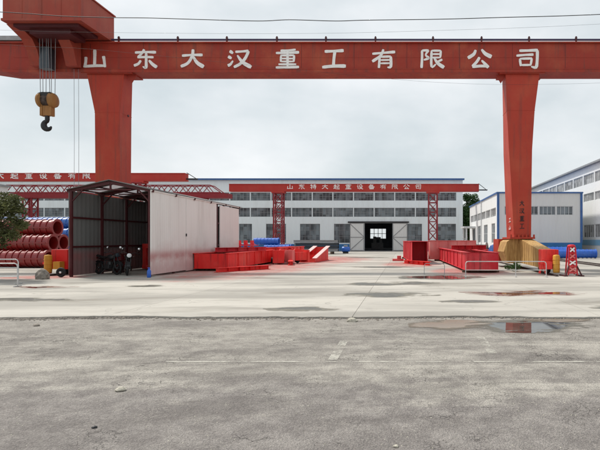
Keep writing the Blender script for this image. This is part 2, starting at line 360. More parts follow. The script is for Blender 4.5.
# ------------------------------------------------------------------ mesh builder
class MB:
    def __init__(s): s.v = []; s.f = []; s.sm = []
    def add(s, vs, fs, smooth=False):
        k = len(s.v); s.v += [tuple(v) for v in vs]
        for f in fs: s.f.append(tuple(i + k for i in f)); s.sm.append(smooth)
        return s
    def hexa(s, p):
        return s.add(p, [(0, 3, 2, 1), (4, 5, 6, 7), (0, 1, 5, 4), (1, 2, 6, 5), (2, 3, 7, 6), (3, 0, 4, 7)])
    def box(s, x0, x1, y0, y1, z0, z1):
        return s.hexa([(x0, y0, z0), (x1, y0, z0), (x1, y1, z0), (x0, y1, z0), (x0, y0, z1), (x1, y0, z1), (x1, y1, z1), (x0, y1, z1)])
    def loft(s, rings, cap=True, smooth=False):
        n = len(rings[0]); vs = [p for r in rings for p in r]; fs = []
        for i in range(len(rings) - 1):
            for j in range(n):
                a = i * n + j; b = i * n + (j + 1) % n
                fs.append((a, b, b + n, a + n))
        s.add(vs, fs, smooth)
        if cap:
            s.add(rings[0], [tuple(range(n - 1, -1, -1))]); s.add(rings[-1], [tuple(range(n))])
        return s
    def prism(s, poly, a0, a1, axis='y'):
        if axis == 'y': r = [[(x, a, z) for x, z in poly] for a in (a0, a1)]
        elif axis == 'x': r = [[(a, y, z) for y, z in poly] for a in (a0, a1)]
        else: r = [[(x, y, a) for x, y in poly] for a in (a0, a1)]
        return s.loft(r)
    def bar(s, p0, p1, w, h=None):
        h = h or w; p0 = Vector(p0); p1 = Vector(p1); d = (p1 - p0).normalized()
        up = Vector((0, 0, 1)) if abs(d.z) < 0.95 else Vector((0, 1, 0))
        a = d.cross(up).normalized() * w / 2; b = a.cross(d).normalized() * h / 2
        return s.loft([[p + a + b, p - a + b, p - a - b, p + a - b] for p in (p0, p1)])
    def tube(s, pts, r, seg=8, cap=True):
        pts = [Vector(p) for p in pts]; rings = []
        rr = r if isinstance(r, (list, tuple)) else [r] * len(pts)
        ref = None
        for i, p in enumerate(pts):
            d = (pts[min(i + 1, len(pts) - 1)] - pts[max(i - 1, 0)]).normalized()
            if ref is None:
                ref = Vector((0, 0, 1)) if abs(d.z) < 0.9 else Vector((1, 0, 0))
            a = d.cross(ref).normalized(); b = a.cross(d).normalized(); ref = b
            rings.append([p + (a * math.cos(t) + b * math.sin(t)) * rr[i] for t in [2 * math.pi * k / seg for k in range(seg)]])
        return s.loft(rings, cap, True)
    def lathe(s, prof, c=(0, 0, 0), axis='x', seg=20, smooth=True):
        """prof: (along, radius)"""
        c = Vector(c); rings = []
        for a, r in prof:
            ring = []
            for k in range(seg):
                t = 2 * math.pi * k / seg; u = r * math.cos(t); w = r * math.sin(t)
                ring.append(c + {'x': Vector((a, u, w)), 'y': Vector((w, a, u)), 'z': Vector((u, w, a))}[axis])
            rings.append(ring)
        return s.loft(rings, False, smooth)
    def data(s, name, mat, org=(0, 0, 0), fix=True):
        me = bpy.data.meshes.new(name); o = Vector(org)
        me.from_pydata([tuple(Vector(v) - o) for v in s.v], [], s.f)
        me.polygons.foreach_set('use_smooth', s.sm)
        if fix:
            bm = bmesh.new(); bm.from_mesh(me); bmesh.ops.recalc_face_normals(bm, faces=bm.faces); bm.to_mesh(me); bm.free()
        me.materials.append(mat if not isinstance(mat, str) else M[mat]); me.update()
        return me
    def build(s, name, mat, parent=None, bevel=0.0, org=None, fix=True):
        o_ = org if org is not None else (abs_loc(parent) if parent else (0, 0, 0))
        me = s.data(name, mat, o_, fix)
        o = link(name, me, parent)
        if org is not None: o.location = Vector(org) - (abs_loc(parent) if parent else Vector())
        if bevel:
            b = o.modifiers.new('bevel', 'BEVEL'); b.width = bevel; b.segments = 2; b.limit_method = 'ANGLE'; b.angle_limit = R(40)
        return o
def abs_loc(o):
    p = Vector()
    while o: p = p + o.location; o = o.parent
    return p
def link(name, data, parent=None, loc=None):
    o = bpy.data.objects.new(name, data); col.objects.link(o); o.parent = parent
    if loc is not None: o.location = loc
    return o
def tag(o, label, cat, group=None):
    o['label'] = label; o['category'] = cat
    if group: o['group'] = group
    return o
def thing(name, label, cat, loc, group=None):
    return tag(link(name, None, None, loc), label, cat, group)
def struct(o): o['kind'] = 'structure'; return o
def copy_tree(o, parent=None):
    c = o.copy(); col.objects.link(c); c.parent = parent
    for ch in list(o.children): copy_tree(ch, c)
    return c
def box(*a): return MB().box(*a)

# ------------------------------------------------------------------ ground
g_ = MB(); g_.add([(-400, -60, -0.075), (400, -60, -0.075), (400, 700, -0.075), (-400, 700, -0.075)], [(0, 1, 2, 3)])
struct(g_.build('ground', 'soil'))
EDGE = 10.45
a_ = MB(); a_.add([(-60, -20, -0.035), (40, -20, -0.035), (40, EDGE + 0.5, -0.035), (-60, EDGE + 0.5, -0.035)], [(0, 1, 2, 3)])
struct(a_.build('asphalt_road', 'asphalt'))
yard = MB().add([(-60, EDGE + 0.2, -0.022), (40, EDGE + 0.2, -0.022), (40, 110, -0.022), (-60, 110, -0.022)], [(0, 1, 2, 3)]).build('concrete_yard', 'joint')
struct(yard)
ys = [EDGE, 15.6, 21.2, 27.0, 33.0, 39.5, 46.5, 54.0, 62.5, 72.5]
xs = [-37.5 + 5.2 * i for i in range(12)]
rng = random.Random(3)
prev_edge = {}
for j in range(len(ys) - 1):
    for i in range(len(xs) - 1):
        x0, x1, y0, y1 = xs[i] + 0.005, xs[i + 1] - 0.005, ys[j] + 0.008, ys[j + 1] - 0.008
        if x1 * 500 / y1 + 405 < -60 or x0 * 500 / y1 + 405 > 680: continue
        m = MB(); n = 40 if j == 0 else 1
        front = []
        for k in range(n + 1):
            t = k / n; yy = y0
            if j == 0:
                xx = x0 + (x1 - x0) * t
                yy += 0.10 * math.sin(xx * 1.3) * math.sin(xx * 0.37 + 1) + rng.uniform(-0.035, 0.035) + (rng.uniform(-0.12, 0.10) if rng.random() < 0.12 else 0)
            front.append((x0 + (x1 - x0) * t, yy))
        top = front + [(x1, y1), (x0, y1)]
        m.prism(top, -0.03, 0.0, 'z')
        m.build('concrete_slab', 'concrete', yard)

def blob(name, cx, cy, rx, ry, mat, z, seed, ang=0.0):
    r = random.Random(seed); m = MB(); ph = [r.uniform(0, 6.28) for _ in range(5)]
    pts = [(0, 0, 0)]
    for k in range(72):
        t = 2 * math.pi * k / 72
        w = 1 - 0.10 * (1 + math.sin(2 * t + ph[0])) * 0.5 - 0.08 * (1 + math.sin(3 * t + ph[1])) * 0.5 - 0.05 * (1 + math.sin(7 * t + ph[2])) * 0.5
        pts.append((math.cos(t) * w, math.sin(t) * w, 0))
    m.add(pts, [(0, k, k % 72 + 1) for k in range(1, 73)])
    o = m.build(name, mat, None, fix=False)
    o.location = (cx, cy, z); o.scale = (rx, ry, 1); o.rotation_euler.z = ang
    struct(o); return o
zA, zC = -0.031, 0.004
blob('puddle', 2.35, 9.55, 1.45, 0.85, 'pool_clear', zA, 11)
blob('puddle', 0.85, 9.6, 0.95, 0.75, 'pool_mud', zA + 0.002, 12)
blob('puddle', 1.5, 21.5, 2.3, 1.6, 'pool_clear', zC, 13)
blob('puddle', 3.5, 15.1, 2.2, 1.0, 'pool_red', zC, 14)
blob('damp_patch', -0.5, 14.6, 1.7, 0.8, 'pool_damp', zC, 15)
blob('damp_patch', -2.35, 11.6, 1.1, 0.45, 'pool_damp', zC, 16)
blob('damp_patch', -1.0, 18.2, 1.3, 0.9, 'pool_damp', zC, 17)
blob('damp_patch', 0.2, 18.6, 1.2, 0.8, 'pool_damp', zC + 0.002, 27)
blob('puddle', -12.2, 17.0, 1.3, 0.55, 'pool_red', zC, 18)
blob('damp_patch', -8.9, 17.4, 0.9, 0.5, 'pool_damp', zC, 19)
blob('damp_patch', -10.2, 13.4, 1.9, 0.5, 'pool_damp', zC, 20)
blob('damp_patch', 5.4, 11.9, 1.4, 0.45, 'pool_damp', zC, 21)
blob('damp_patch', -1.3, 29.5, 2.0, 1.2, 'pool_damp', zC, 22)
blob('damp_patch', 1.6, 13.0, 1.0, 0.4, 'pool_damp', zC, 23)
blob('damp_patch', -3.8, 46.0, 2.6, 1.6, 'pool_damp', zC, 24)
blob('puddle', 3.1, 10.15, 0.9, 0.3, 'pool_mud', zA + 0.004, 25)

# worn bay markings
def mark(x0, x1, y0, y1):
    struct(MB().add([(x0, y0, -0.030), (x1, y0, -0.030), (x1, y1, -0.030), (x0, y1, -0.030)], [(0, 1, 2, 3)]).build('painted_line', 'marking', fix=False))
mark(-3.2, 4.6, 6.68, 6.735); mark(-1.05, -0.92, 6.8, 8.1); mark(1.20, 1.33, 7.2, 8.45)

# loose grit on the asphalt and crumbled concrete along the slab edge
def stones(name, n, gen, mat, label, cat):
    r = random.Random(99); m = MB()
    for _ in range(n):
        x, y, z, s = gen(r)
        h = s * r.uniform(0.4, 0.8); a = r.uniform(0, 6.28)
        pts = []
        for k in range(5):
            t = a + k * 1.2566 + r.uniform(-0.3, 0.3); q = s * r.uniform(0.7, 1.2)
            pts.append((x + math.cos(t) * q, y + math.sin(t) * q, z))
        top = [(x + (p[0] - x) * 0.55, y + (p[1] - y) * 0.55, z + h) for p in pts]
        m.add(pts + top, [(k, (k + 1) % 5, 5 + (k + 1) % 5, 5 + k) for k in range(5)] + [(5, 6, 7, 8, 9)])
    o = m.build(name, mat, None, fix=False); o['kind'] = 'stuff'; o['label'] = label; o['category'] = cat
def g_edge(r):
    x = r.uniform(-13, 6) if r.random() < 0.55 else r.uniform(-10.5, -5.5)
    return x, EDGE + 0.10 * math.sin(x * 1.3) * math.sin(x * 0.37 + 1) - abs(r.gauss(0, 0.10)) - 0.01, -0.035, r.uniform(0.008, 0.034)
stones('gravel', 1500, g_edge, 'rubble', 'crumbled concrete rubble along the broken slab edge', 'rubble')
def g_road(r):
    return r.uniform(-8, 4.5), 3.2 + 7 * r.random() ** 1.3, -0.035, r.uniform(0.003, 0.009)
stones('grit', 2600, g_road, 'stone', 'fine pale grit scattered over the asphalt', 'grit')
def stone(x, y, s, label, mat='stone', z=-0.035):
    r = random.Random(int(x * 100)); rings = []
    for k, (h, q) in enumerate(((0, 0.8), (0.3, 1.0), (0.6, 0.8), (0.85, 0.4))):
        rings.append([(x + math.cos(t * 0.8976) * s * q * r.uniform(0.75, 1.2) * 1.3, y + math.sin(t * 0.8976) * s * q * r.uniform(0.75, 1.2), z + h * s) for t in range(7)])
    tag(MB().loft(rings).build('stone', mat, org=(x, y, z)), label, 'stone')
stone(-3.08, 5.42, 0.05, 'pale broken stone lying alone on the asphalt at left')
stone(-1.06, 10.02, 0.09, 'flat whitish stone just in front of the concrete slab edge')
stone(-0.07, 3.95, 0.02, 'tiny white pebble nearest to the camera on the asphalt')
stone(-7.0, 9.5, 0.05, 'small dark stone on the asphalt below the rubble strip', 'rubble')
stone(-2.7, 4.35, 0.02, 'small black pebble on the dark asphalt', 'dark')

# ------------------------------------------------------------------ buildings
def wall_mesh(mb, plane, at, a0, a1, z0, z1, openings, th=0.2):
    """a wall with real openings: front sheet, back sheet and reveals"""
    def P(a, d, z): return (a, at + d, z) if plane == 'y' else (at + d, a, z)
    A = sorted({a0, a1} | {o[0] for o in openings} | {o[1] for o in openings})
    Z = sorted({z0, z1} | {o[2] for o in openings} | {o[3] for o in openings})
    A = [a for a in A if a0 <= a <= a1]; Z = [z for z in Z if z0 <= z <= z1]
    for i in range(len(A) - 1):
        for j in range(len(Z) - 1):
            ca, cz = (A[i] + A[i + 1]) / 2, (Z[j] + Z[j + 1]) / 2
            if any(o[0] < ca < o[1] and o[2] < cz < o[3] for o in openings): continue
            for d in (0, th):
                mb.add([P(A[i], d, Z[j]), P(A[i + 1], d, Z[j]), P(A[i + 1], d, Z[j + 1]), P(A[i], d, Z[j + 1])], [(0, 1, 2, 3)])
    for o in openings + [(a0, a1, z0, z1)]:
        for (p, q) in (((o[0], o[2]), (o[1], o[2])), ((o[0], o[3]), (o[1], o[3])), ((o[0], o[2]), (o[0], o[3])), ((o[1], o[2]), (o[1], o[3]))):
            mb.add([P(p[0], 0, p[1]), P(q[0], 0, q[1]), P(q[0], th, q[1]), P(p[0], th, p[1])], [(0, 1, 2, 3)])
    return mb
_wc = {}
def window(parent, plane, at, a0, a1, z0, z1, cols, rows, frame='frame_grey', glass='glass', fw=0.05):
    w, h = round(a1 - a0, 3), round(z1 - z0, 3); key = (w, h, cols, rows, frame, glass, fw)
    if key not in _wc:
        f = MB(); y0, y1 = -0.03, 0.05
        f.box(0, w, y0, y1, 0, fw); f.box(0, w, y0, y1, h - fw, h); f.box(0, fw, y0, y1, fw, h - fw); f.box(w - fw, w, y0, y1, fw, h - fw)
        for i in range(1, cols): f.box(w * i / cols - fw * 0.4, w * i / cols + fw * 0.4, y0 + 0.01, y1 - 0.01, fw, h - fw)
        for j in range(1, rows): f.box(fw, w - fw, y0 + 0.014, y1 - 0.014, h * j / rows - fw * 0.35, h * j / rows + fw * 0.35)
        p = MB()
        for i in range(cols):        # panes sit a little out of true, as real sashes do
            t = random.uniform(-0.008, 0.008)
            p.add([(w * i / cols, 0.01 + t, 0), (w * (i + 1) / cols, 0.01 - t, 0), (w * (i + 1) / cols, 0.01 - t, h), (w * i / cols, 0.01 + t, h)], [(0, 1, 2, 3)])
        _wc[key] = (f.data('window', frame), p.data('pane', glass, fix=False))
    fm, pm = _wc[key]
    if plane == 'y': L = Vector((a0, at + 0.09, z0)); rz = 0
    else: L = Vector((at + 0.09, a1, z0)); rz = -math.pi / 2
    o = link('window', fm, parent, L - abs_loc(parent)); o.rotation_euler.z = rz
    link('pane', pm, o)
    return o

# --- far workshop hall closing the yard
FY = 72.7; FX0, FX1 = -62.0, 8.4; FH = 10.3
hall = thing('workshop_hall', 'long pale grey workshop hall with window bands closing the far side of the yard', 'building', ((FX0 + FX1) / 2, FY, 0))
def fx(px): return (px - 405) * FY / 500
def fz(py): return 1.6 - (py - 240) * FY / 500
ops = []; wins = []
bay = 3.0
x = FX1 - 0.95
while x - bay > FX0 + 1:
    for (zt, zb) in ((fz(192.5), fz(200.6)), (fz(207.8), fz(216.8))):
        ops.append((x - bay + 0.12, x, zb, zt)); wins.append((x - bay + 0.12, x, zb, zt, 6, 2 if zt > 7.5 else 2))
    x -= bay
low = [(436, 456), (407, 422), (334, 350), (300, 320), (266, 286), (239, 252), (205, 225), (170, 190)] + [(135 - 34 * k, 155 - 34 * k) for k in range(6)]
for (p0, p1) in low:
    o = (fx(p0), fx(p1), fz(243), fz(223.8)); ops.append(o); wins.append(o + (4 if p1 - p0 > 16 else 3, 3))
DX0, DX1, DZ = fx(364.5), fx(392.5), fz(223.0)
ops.append((DX0, DX1, 0.0, DZ))
wall_mesh(MB(), 'y', FY, FX0, FX1, 0, FH, ops, 0.25).build('wall', 'clad_far', hall)
for w in wins: window(hall, 'y', FY, *w)
# blue dado, split by the door
for a, b in ((FX0, fx(349.5)), (fx(407), FX1)):
    MB().box(a, b, FY - 0.03, FY - 0.003, 0, fz(244)).build('dado', 'blue_dado', hall)
MB().box(FX0 - 0.2, FX1 + 0.2, FY - 0.45, FY - 0.02, FH, FH + 0.22).build('eaves_gutter', 'blue_trim', hall)
rf = MB(); rf.prism([(FY - 0.4, FH + 0.1), (FY + 13, FH + 1.0), (FY + 26.4, FH + 0.1), (FY + 26.4, FH + 0.05), (FY + 13, FH + 0.9), (FY - 0.4, FH + 0.02)], FX0 - 0.2, FX1 + 0.2, 'x').build('roof', 'roof_blue', hall)
side = MB(); side.box(FX1 - 0.2, FX1 - 0.002, FY + 0.25, FY + 26, 0, FH); side.box(FX0 + 0.002, FX0 + 0.2, FY + 0.25, FY + 26, 0, FH); side.build('side_wall', 'clad_far', hall)
bw0, bw1 = (370 - 405) * 98 / 500, (386 - 405) * 98 / 500
wall_mesh(MB(), 'y', FY + 25.6, FX0, FX1, 0, FH, [(bw0, bw1, 1.9, 3.8)] + [(bw0 + 6 * k, bw1 + 6 * k, 1.9, 3.8) for k in (-2, -1, 1)], 0.25).build('back_wall', 'bay_interior', hall)
fr = MB()
for i in range(5): fr.box(bw0 + (bw1 - bw0) * i / 4 - 0.05, bw0 + (bw1 - bw0) * i / 4 + 0.05, FY + 25.65, FY + 25.75, 1.9, 3.8)
fr.box(bw0, bw1, FY + 25.66, FY + 25.74, 2.8, 2.9); fr.build('back_window', 'frame_grey', hall)
MB().box(FX0 + .3, FX1 - .3, FY + 0.3, FY + 25.5, 0.0, 0.02).build('hall_floor', 'bay_interior', hall)
# sliding doors with diagonal bracing, head track
MB().box(fx(348), fx(409), FY - 0.24, FY - 0.04, DZ + 0.02, DZ + 0.22).build('door_track', 'dark', hall)
for a, b, s in ((fx(350), DX0 - 0.03, 1), (DX1 + 0.03, fx(407.5), -1)):
    d = MB().box(a, b, FY - 0.16, FY - 0.08, 0.05, DZ).build('sliding_door', 'door_white', hall)
    fr = MB(); t = 0.09
    fr.box(a, b, FY - 0.20, FY - 0.162, 0.05, 0.05 + t); fr.box(a, b, FY - 0.20, FY - 0.162, DZ - t, DZ)
    fr.box(a, a + t, FY - 0.198, FY - 0.163, 0.05 + t, DZ - t); fr.box(b - t, b, FY - 0.198, FY - 0.163, 0.05 + t, DZ - t)
    fr.box(a + t, b - t, FY - 0.197, FY - 0.164, DZ * 0.48, DZ * 0.48 + t)
    o_, i_ = (a, b) if s > 0 else (b, a)
    fr.bar((o_, FY - 0.185, DZ - t), (i_, FY - 0.185, DZ * 0.5), 0.05, 0.09); fr.bar((i_, FY - 0.178, DZ * 0.48), (o_, FY - 0.178, 0.1), 0.05, 0.09)
    fr.build('door_brace', 'frame_grey', d)
# a grey machine standing just inside the hall door
mach = thing('machine_tool', 'pale machine seen in the dark interior through the hall door', 'machine', (-4.6, FY + 14, 0))
MB().box(-5.8, -3.8, FY + 13.4, FY + 14.6, 0.02, 1.1).box(-5.5, -5.0, FY + 13.7, FY + 14.3, 1.1, 2.2).box(-4.4, -4.0, FY + 13.7, FY + 14.3, 1.1, 1.7).build('machine_bed', 'grey_steel', mach)
MB().box(-5.1, -4.2, FY + 13.5, FY + 13.9, 1.75, 2.1).build('machine_head', 'cabinet', mach)

# --- low block at the right with blue corner trim
LY = 47.2; LX0, LX1 = 8.75, 16.7; LH = 6.0; LYB = 67.5
lb = thing('low_workshop', 'low grey clad workshop with blue edge trim behind the right crane leg', 'building', ((LX0 + LX1) / 2, LY, 0))
sz0, sz1 = 3.95, 4.8
fo = [(9.4 + 1.64 * k, 9.4 + 1.64 * (k + 1) - 0.1, sz0, sz1) for k in range(4)]
wall_mesh(MB(), 'y', LY, LX0, LX1, 1.35, LH, fo, 0.2).build('wall', 'clad_low', lb)
for o in fo: window(lb, 'y', LY, *o, 4, 1, 'frame_white', 'glass')
MB().box(LX0 - 0.002, LX1 + 0.002, LY - 0.04, LY + 0.2, 0, 1.35).build('dado', 'blue_dado', lb)
so = [(LY + 1.0 + 3.1 * k, LY + 1.0 + 3.1 * k + 2.9, 3.9, 4.75) for k in range(6)]
lo = [(48.6, 50.6, 1.3, 3.25), (53.0, 55.5, 1.3, 3.25), (57.8, 60.2, 1.3, 3.25)]
door_o = (62.6, 64.6, 0.0, 3.0)
wall_mesh(MB(), 'x', LX0, LY + 0.2, LYB, 0, LH, so + lo + [door_o], 0.2).build('wall', 'clad_white_y', lb)
for o in so: window(lb, 'x', LX0, *o, 6, 1, 'frame_white', 'glass_grey')
for o in lo: window(lb, 'x', LX0, *o, 3, 2, 'frame_white', 'glass')
MB().box(LX0 + 0.08, LX0 + 0.14, 62.62, 64.58, 0.02, 2.98).build('door', 'cabinet', lb)
MB().box(LX1 - 0.2, LX1 - 0.003, LY + 0.2, LYB, 0, LH).box(LX0 + 0.2, LX1 - 0.2, LYB - 0.2, LYB, 0, LH).build('wall', 'clad_low', lb)
MB().box(LX0 - 0.1, LX1 + 0.1, LY - 0.1, LYB + 0.1, LH, LH + 0.14).build('roof', 'blue_trim', lb)
MB().box(LX1 - 0.16, LX1 + 0.05, LY - 0.07, LY + 0.15, 1.35, LH).box(LX0 - 0.05, LX0 + 0.14, LY - 0.07, LY + 0.15, 1.35, LH).build('corner_trim', 'blue_trim', lb)
MB().tube([(LX0 - 0.1, LY + 9.6, 0), (LX0 - 0.1, LY + 9.6, LH)], 0.06).build('downpipe', 'frame_white', lb)
cano = thing('door_canopy', 'white post canopy in front of the low workshop door', 'canopy', (8.0, 63.4, 0))
for yy in (62.2, 65.0): MB().box(7.55, 7.75, yy, yy + 0.2, 0, 3.1).build('post', 'frame_white', cano)
MB().box(7.3, 8.72, 61.9, 65.4, 3.1, 3.3).build('canopy_slab', 'frame_white', cano)

# --- big white hall along the right edge
BX = 18.06; BH = 8.85; BY0, BY1 = 38.0, 84.0
bh = thing('white_hall', 'tall white workshop hall with grey window bands receding along the right edge', 'building', (BX + 9, BY0, 0))
bo = []; bwn = []
y = BY0 + 0.8
while y + 2.9 < BY1:
    for (z0, z1, c, r) in ((7.1, 8.1, 6, 1), (5.4, 6.2, 6, 1), (1.85, 3.1, 5, 1)):
        if y < 72 or z0 > 4: bo.append((y, y + 2.8, z0, z1)); bwn.append((y, y + 2.8, z0, z1, c, r))
    y += 3.0
wall_mesh(MB(), 'x', BX, BY0, BY1, 0, BH, bo, 0.25).build('wall', 'clad_white_y', bh)
for w in bwn: window(bh, 'x', BX, *w, 'frame_white', 'glass_grey')
MB().box(BX + 0.25, BX + 18, BY0, BY0 + 0.25, 0, BH).box(BX + 0.25, BX + 18, BY1 - 0.25, BY1, 0, BH).box(BX + 17.75, BX + 18, BY0 + 0.25, BY1 - 0.25, 0, BH).build('wall', 'clad_low', bh)
MB().box(BX - 0.04, BX - 0.003, BY0, BY1, 1.1, 1.62).build('painted_band', 'pale_dado', bh)
MB().box(BX - 0.35, BX - 0.02, BY0 - 0.1, BY1 + 0.1, BH, BH + 0.16).build('eaves_gutter', 'frame_grey', bh)
MB().prism([(BX - 0.3, BH + 0.12), (BX + 9, BH + 0.9), (BX + 18.3, BH + 0.12), (BX + 18.3, BH + 0.05), (BX + 9, BH + 0.8), (BX - 0.3, BH + 0.04)], BY0 - 0.1, BY1 + 0.1, 'y').build('roof', 'roof_blue', bh)

# --- plain building end at the left edge
wb = thing('office_block', 'pale office block corner peeping in above the tree at left', 'building', (-44.1, 47, 0))
wall_mesh(MB(), 'y', 45.0, -49.15, -38.90, 0, 6.75, [(-47.75, -45.95, 3.8, 5.4), (-44.55, -42.75, 3.8, 5.4), (-41.75, -40.15, 1.0, 2.6), (-44.55, -42.75, 1.0, 2.6)], 0.2).build('wall', 'clad_low', wb)
for o in ((-47.75, -45.95, 3.8, 5.4), (-44.55, -42.75, 3.8, 5.4), (-41.75, -40.15, 1.0, 2.6), (-44.55, -42.75, 1.0, 2.6)): window(wb, 'y', 45.0, *o, 3, 2)
MB().box(-39.10, -38.90, 45.2, 49, 0, 6.75).box(-49.15, -48.95, 45.2, 49, 0, 6.75).box(-48.95, -39.10, 48.8, 49, 0, 6.75).build('wall', 'clad_low', wb)
MB().box(-49.35, -38.75, 44.85, 49.2, 6.75, 6.95).build('roof', 'frame_grey', wb)

# ------------------------------------------------------------------ lettering
def W(*p): return list(p)
S = {
'山': [[(50, 98, 9), (50, 55, 8), (49, 18, 8)], [(14, 60, 8), (13, 36, 7), (10, 14, 8)], [(4, 10, 7), (50, 14, 8), (90, 14, 7)], [(86, 64, 9), (89, 40, 7), (92, 6, 7)]],
'东': [[(8, 82, 8), (50, 85, 6), (94, 84, 9)], [(46, 99, 7), (36, 78, 6), (20, 58, 7)], [(18, 58, 7), (55, 59, 6), (84, 58, 7)], [(54, 80, 7), (54, 40, 7), (53, 4, 8), (40, 10, 3)], [(32, 42, 6), (22, 24, 7), (4, 14, 8)], [(66, 42, 6), (80, 22, 9), (98, 6, 10)]],
'大': [[(8, 66, 8), (50, 70, 6), (92, 70, 9)], [(53, 99, 8), (50, 66, 8), (32, 28, 8), (3, 10, 9)], [(54, 62, 6), (70, 30, 10), (97, 8, 12)]],
'汉': [[(10, 90, 7), (16, 86, 9), (24, 78, 6)], [(4, 62, 7), (10, 58, 9), (18, 52, 6)], [(3, 14, 9), (14, 22, 7), (24, 40, 4)], [(34, 86, 7), (62, 88, 6), (88, 91, 8)], [(88, 90, 8), (76, 56, 8), (56, 26, 8), (28, 6, 8)], [(42, 68, 5), (64, 32, 10), (99, 6, 12)]],
'重': [[(84, 98, 6), (52, 93, 6), (22, 92, 7)], [(3, 80, 7), (50, 81, 6), (98, 84, 9)], [(24, 67, 6), (23, 34, 6)], [(22, 67, 6), (78, 68, 6)], [(78, 68, 7), (76, 34, 6)], [(24, 51, 5), (77, 51, 5)], [(24, 36, 5), (77, 36, 5)], [(51, 96, 7), (51, 6, 7)], [(14, 21, 6), (86, 21, 6)], [(3, 4, 7), (50, 5, 7), (98, 7, 8)]],
'工': [[(12, 88, 9), (50, 90, 7), (90, 93, 10)], [(54, 90, 9), (50, 50, 8), (48, 12, 9)], [(2, 6, 9), (50, 12, 9), (99, 12, 11)]],
'有': [[(4, 76, 7), (50, 81, 6), (98, 86, 9)], [(50, 99, 7), (38, 66, 7), (4, 36, 9)], [(34, 60, 7), (33, 30, 7), (31, 2, 7)], [(34, 60, 6), (80, 62, 7)], [(80, 62, 8), (80, 10, 8), (66, 6, 4)], [(36, 43, 5), (78, 44, 5)], [(36, 26, 5), (78, 27, 5)]],
'限': [[(9, 94, 7), (9, 50, 7), (7, 2, 8)], [(9, 93, 6), (36, 94, 7)], [(36, 94, 7), (24, 70, 5), (36, 54, 7), (16, 44, 5)], [(48, 92, 6), (86, 92, 6)], [(86, 92, 7), (84, 56, 6)], [(50, 74, 5), (84, 74, 5)], [(48, 56, 5), (84, 56, 5)], [(48, 92, 7), (48, 10, 7), (66, 22, 4)], [(92, 46, 7), (72, 34, 5)], [(58, 55, 5), (74, 26, 9), (99, 4, 11)]],
'公': [[(34, 96, 7), (26, 74, 9), (2, 54, 10)], [(58, 99, 6), (74, 76, 10), (99, 60, 12)], [(50, 58, 8), (38, 34, 8), (20, 10, 8)], [(20, 8, 8), (50, 12, 8), (80, 12, 8)], [(58, 42, 5), (72, 24, 8), (86, 4, 10)]],
'司': [[(16, 92, 8), (52, 93, 7), (92, 95, 9)], [(90, 94, 9), (89, 40, 8), (84, 6, 9), (64, 10, 4)], [(4, 66, 7), (40, 70, 6), (74, 72, 8)], [(18, 50, 7), (22, 12, 7)], [(18, 50, 6), (68, 52, 7)], [(67, 52, 7), (62, 16, 6)], [(22, 17, 6), (64, 18, 6)]],
'特': [[(16, 95, 7), (6, 70, 7)], [(6, 72, 7), (42, 75, 7)], [(25, 99, 8), (25, 2, 8)], [(3, 34, 7), (44, 46, 7)], [(50, 84, 8), (92, 84, 8)], [(71, 99, 8), (71, 62, 8)], [(44, 62, 8), (98, 62, 8)], [(44, 42, 8), (98, 42, 8)], [(82, 60, 8), (82, 4, 8), (68, 8, 5)], [(52, 30, 7), (62, 18, 8)]],
'起': [[(10, 80, 8), (46, 80, 8)], [(28, 99, 8), (28, 14, 8)], [(2, 60, 8), (50, 60, 8)], [(28, 40, 7), (48, 40, 7)], [(16, 40, 7), (3, 8, 7)], [(10, 24, 7), (40, 8, 8), (99, 5, 9)], [(56, 86, 8), (90, 86, 8)], [(90, 86, 8), (90, 56, 8)], [(58, 57, 8), (90, 57, 8)], [(58, 57, 8), (58, 28, 8)], [(58, 28, 8), (97, 28, 8)]],
'设': [[(14, 94, 8), (24, 80, 8)], [(3, 62, 8), (22, 62, 8)], [(20, 62, 8), (20, 12, 8), (36, 28, 5)], [(52, 94, 8), (48, 68, 8), (36, 54, 7)], [(52, 92, 8), (78, 92, 8)], [(78, 92, 8), (78, 64, 8), (96, 62, 7)], [(42, 46, 8), (86, 46, 8)], [(86, 46, 8), (70, 22, 8), (36, 3, 8)], [(48, 40, 7), (68, 18, 9), (99, 3, 10)]],
'备': [[(42, 99, 8), (12, 62, 8)], [(34, 84, 8), (76, 84, 8)], [(76, 84, 8), (52, 62, 8), (3, 42, 9)], [(32, 74, 7), (62, 56, 9), (98, 42, 10)], [(22, 36, 8), (22, 2, 8)], [(22, 36, 8), (80, 36, 8)], [(80, 36, 8), (80, 2, 8)], [(22, 20, 7), (80, 20, 7)], [(22, 5, 7), (80, 5, 7)], [(51, 36, 7), (51, 5, 7)]],
}
def cr(p, t):  # catmull-rom over (x, y, w) tuples
    n = len(p) - 1; i = min(int(t * n), n - 1); u = t * n - i
    q = [p[max(i - 1, 0)], p[i], p[i + 1], p[min(i + 2, n)]]
    return tuple(0.5 * (2 * q[1][k] + (q[2][k] - q[0][k]) * u + (2 * q[0][k] - 5 * q[1][k] + 4 * q[2][k] - q[3][k]) * u * u + (3 * q[1][k] - q[0][k] - 3 * q[2][k] + q[3][k]) * u ** 3) for k in range(3))
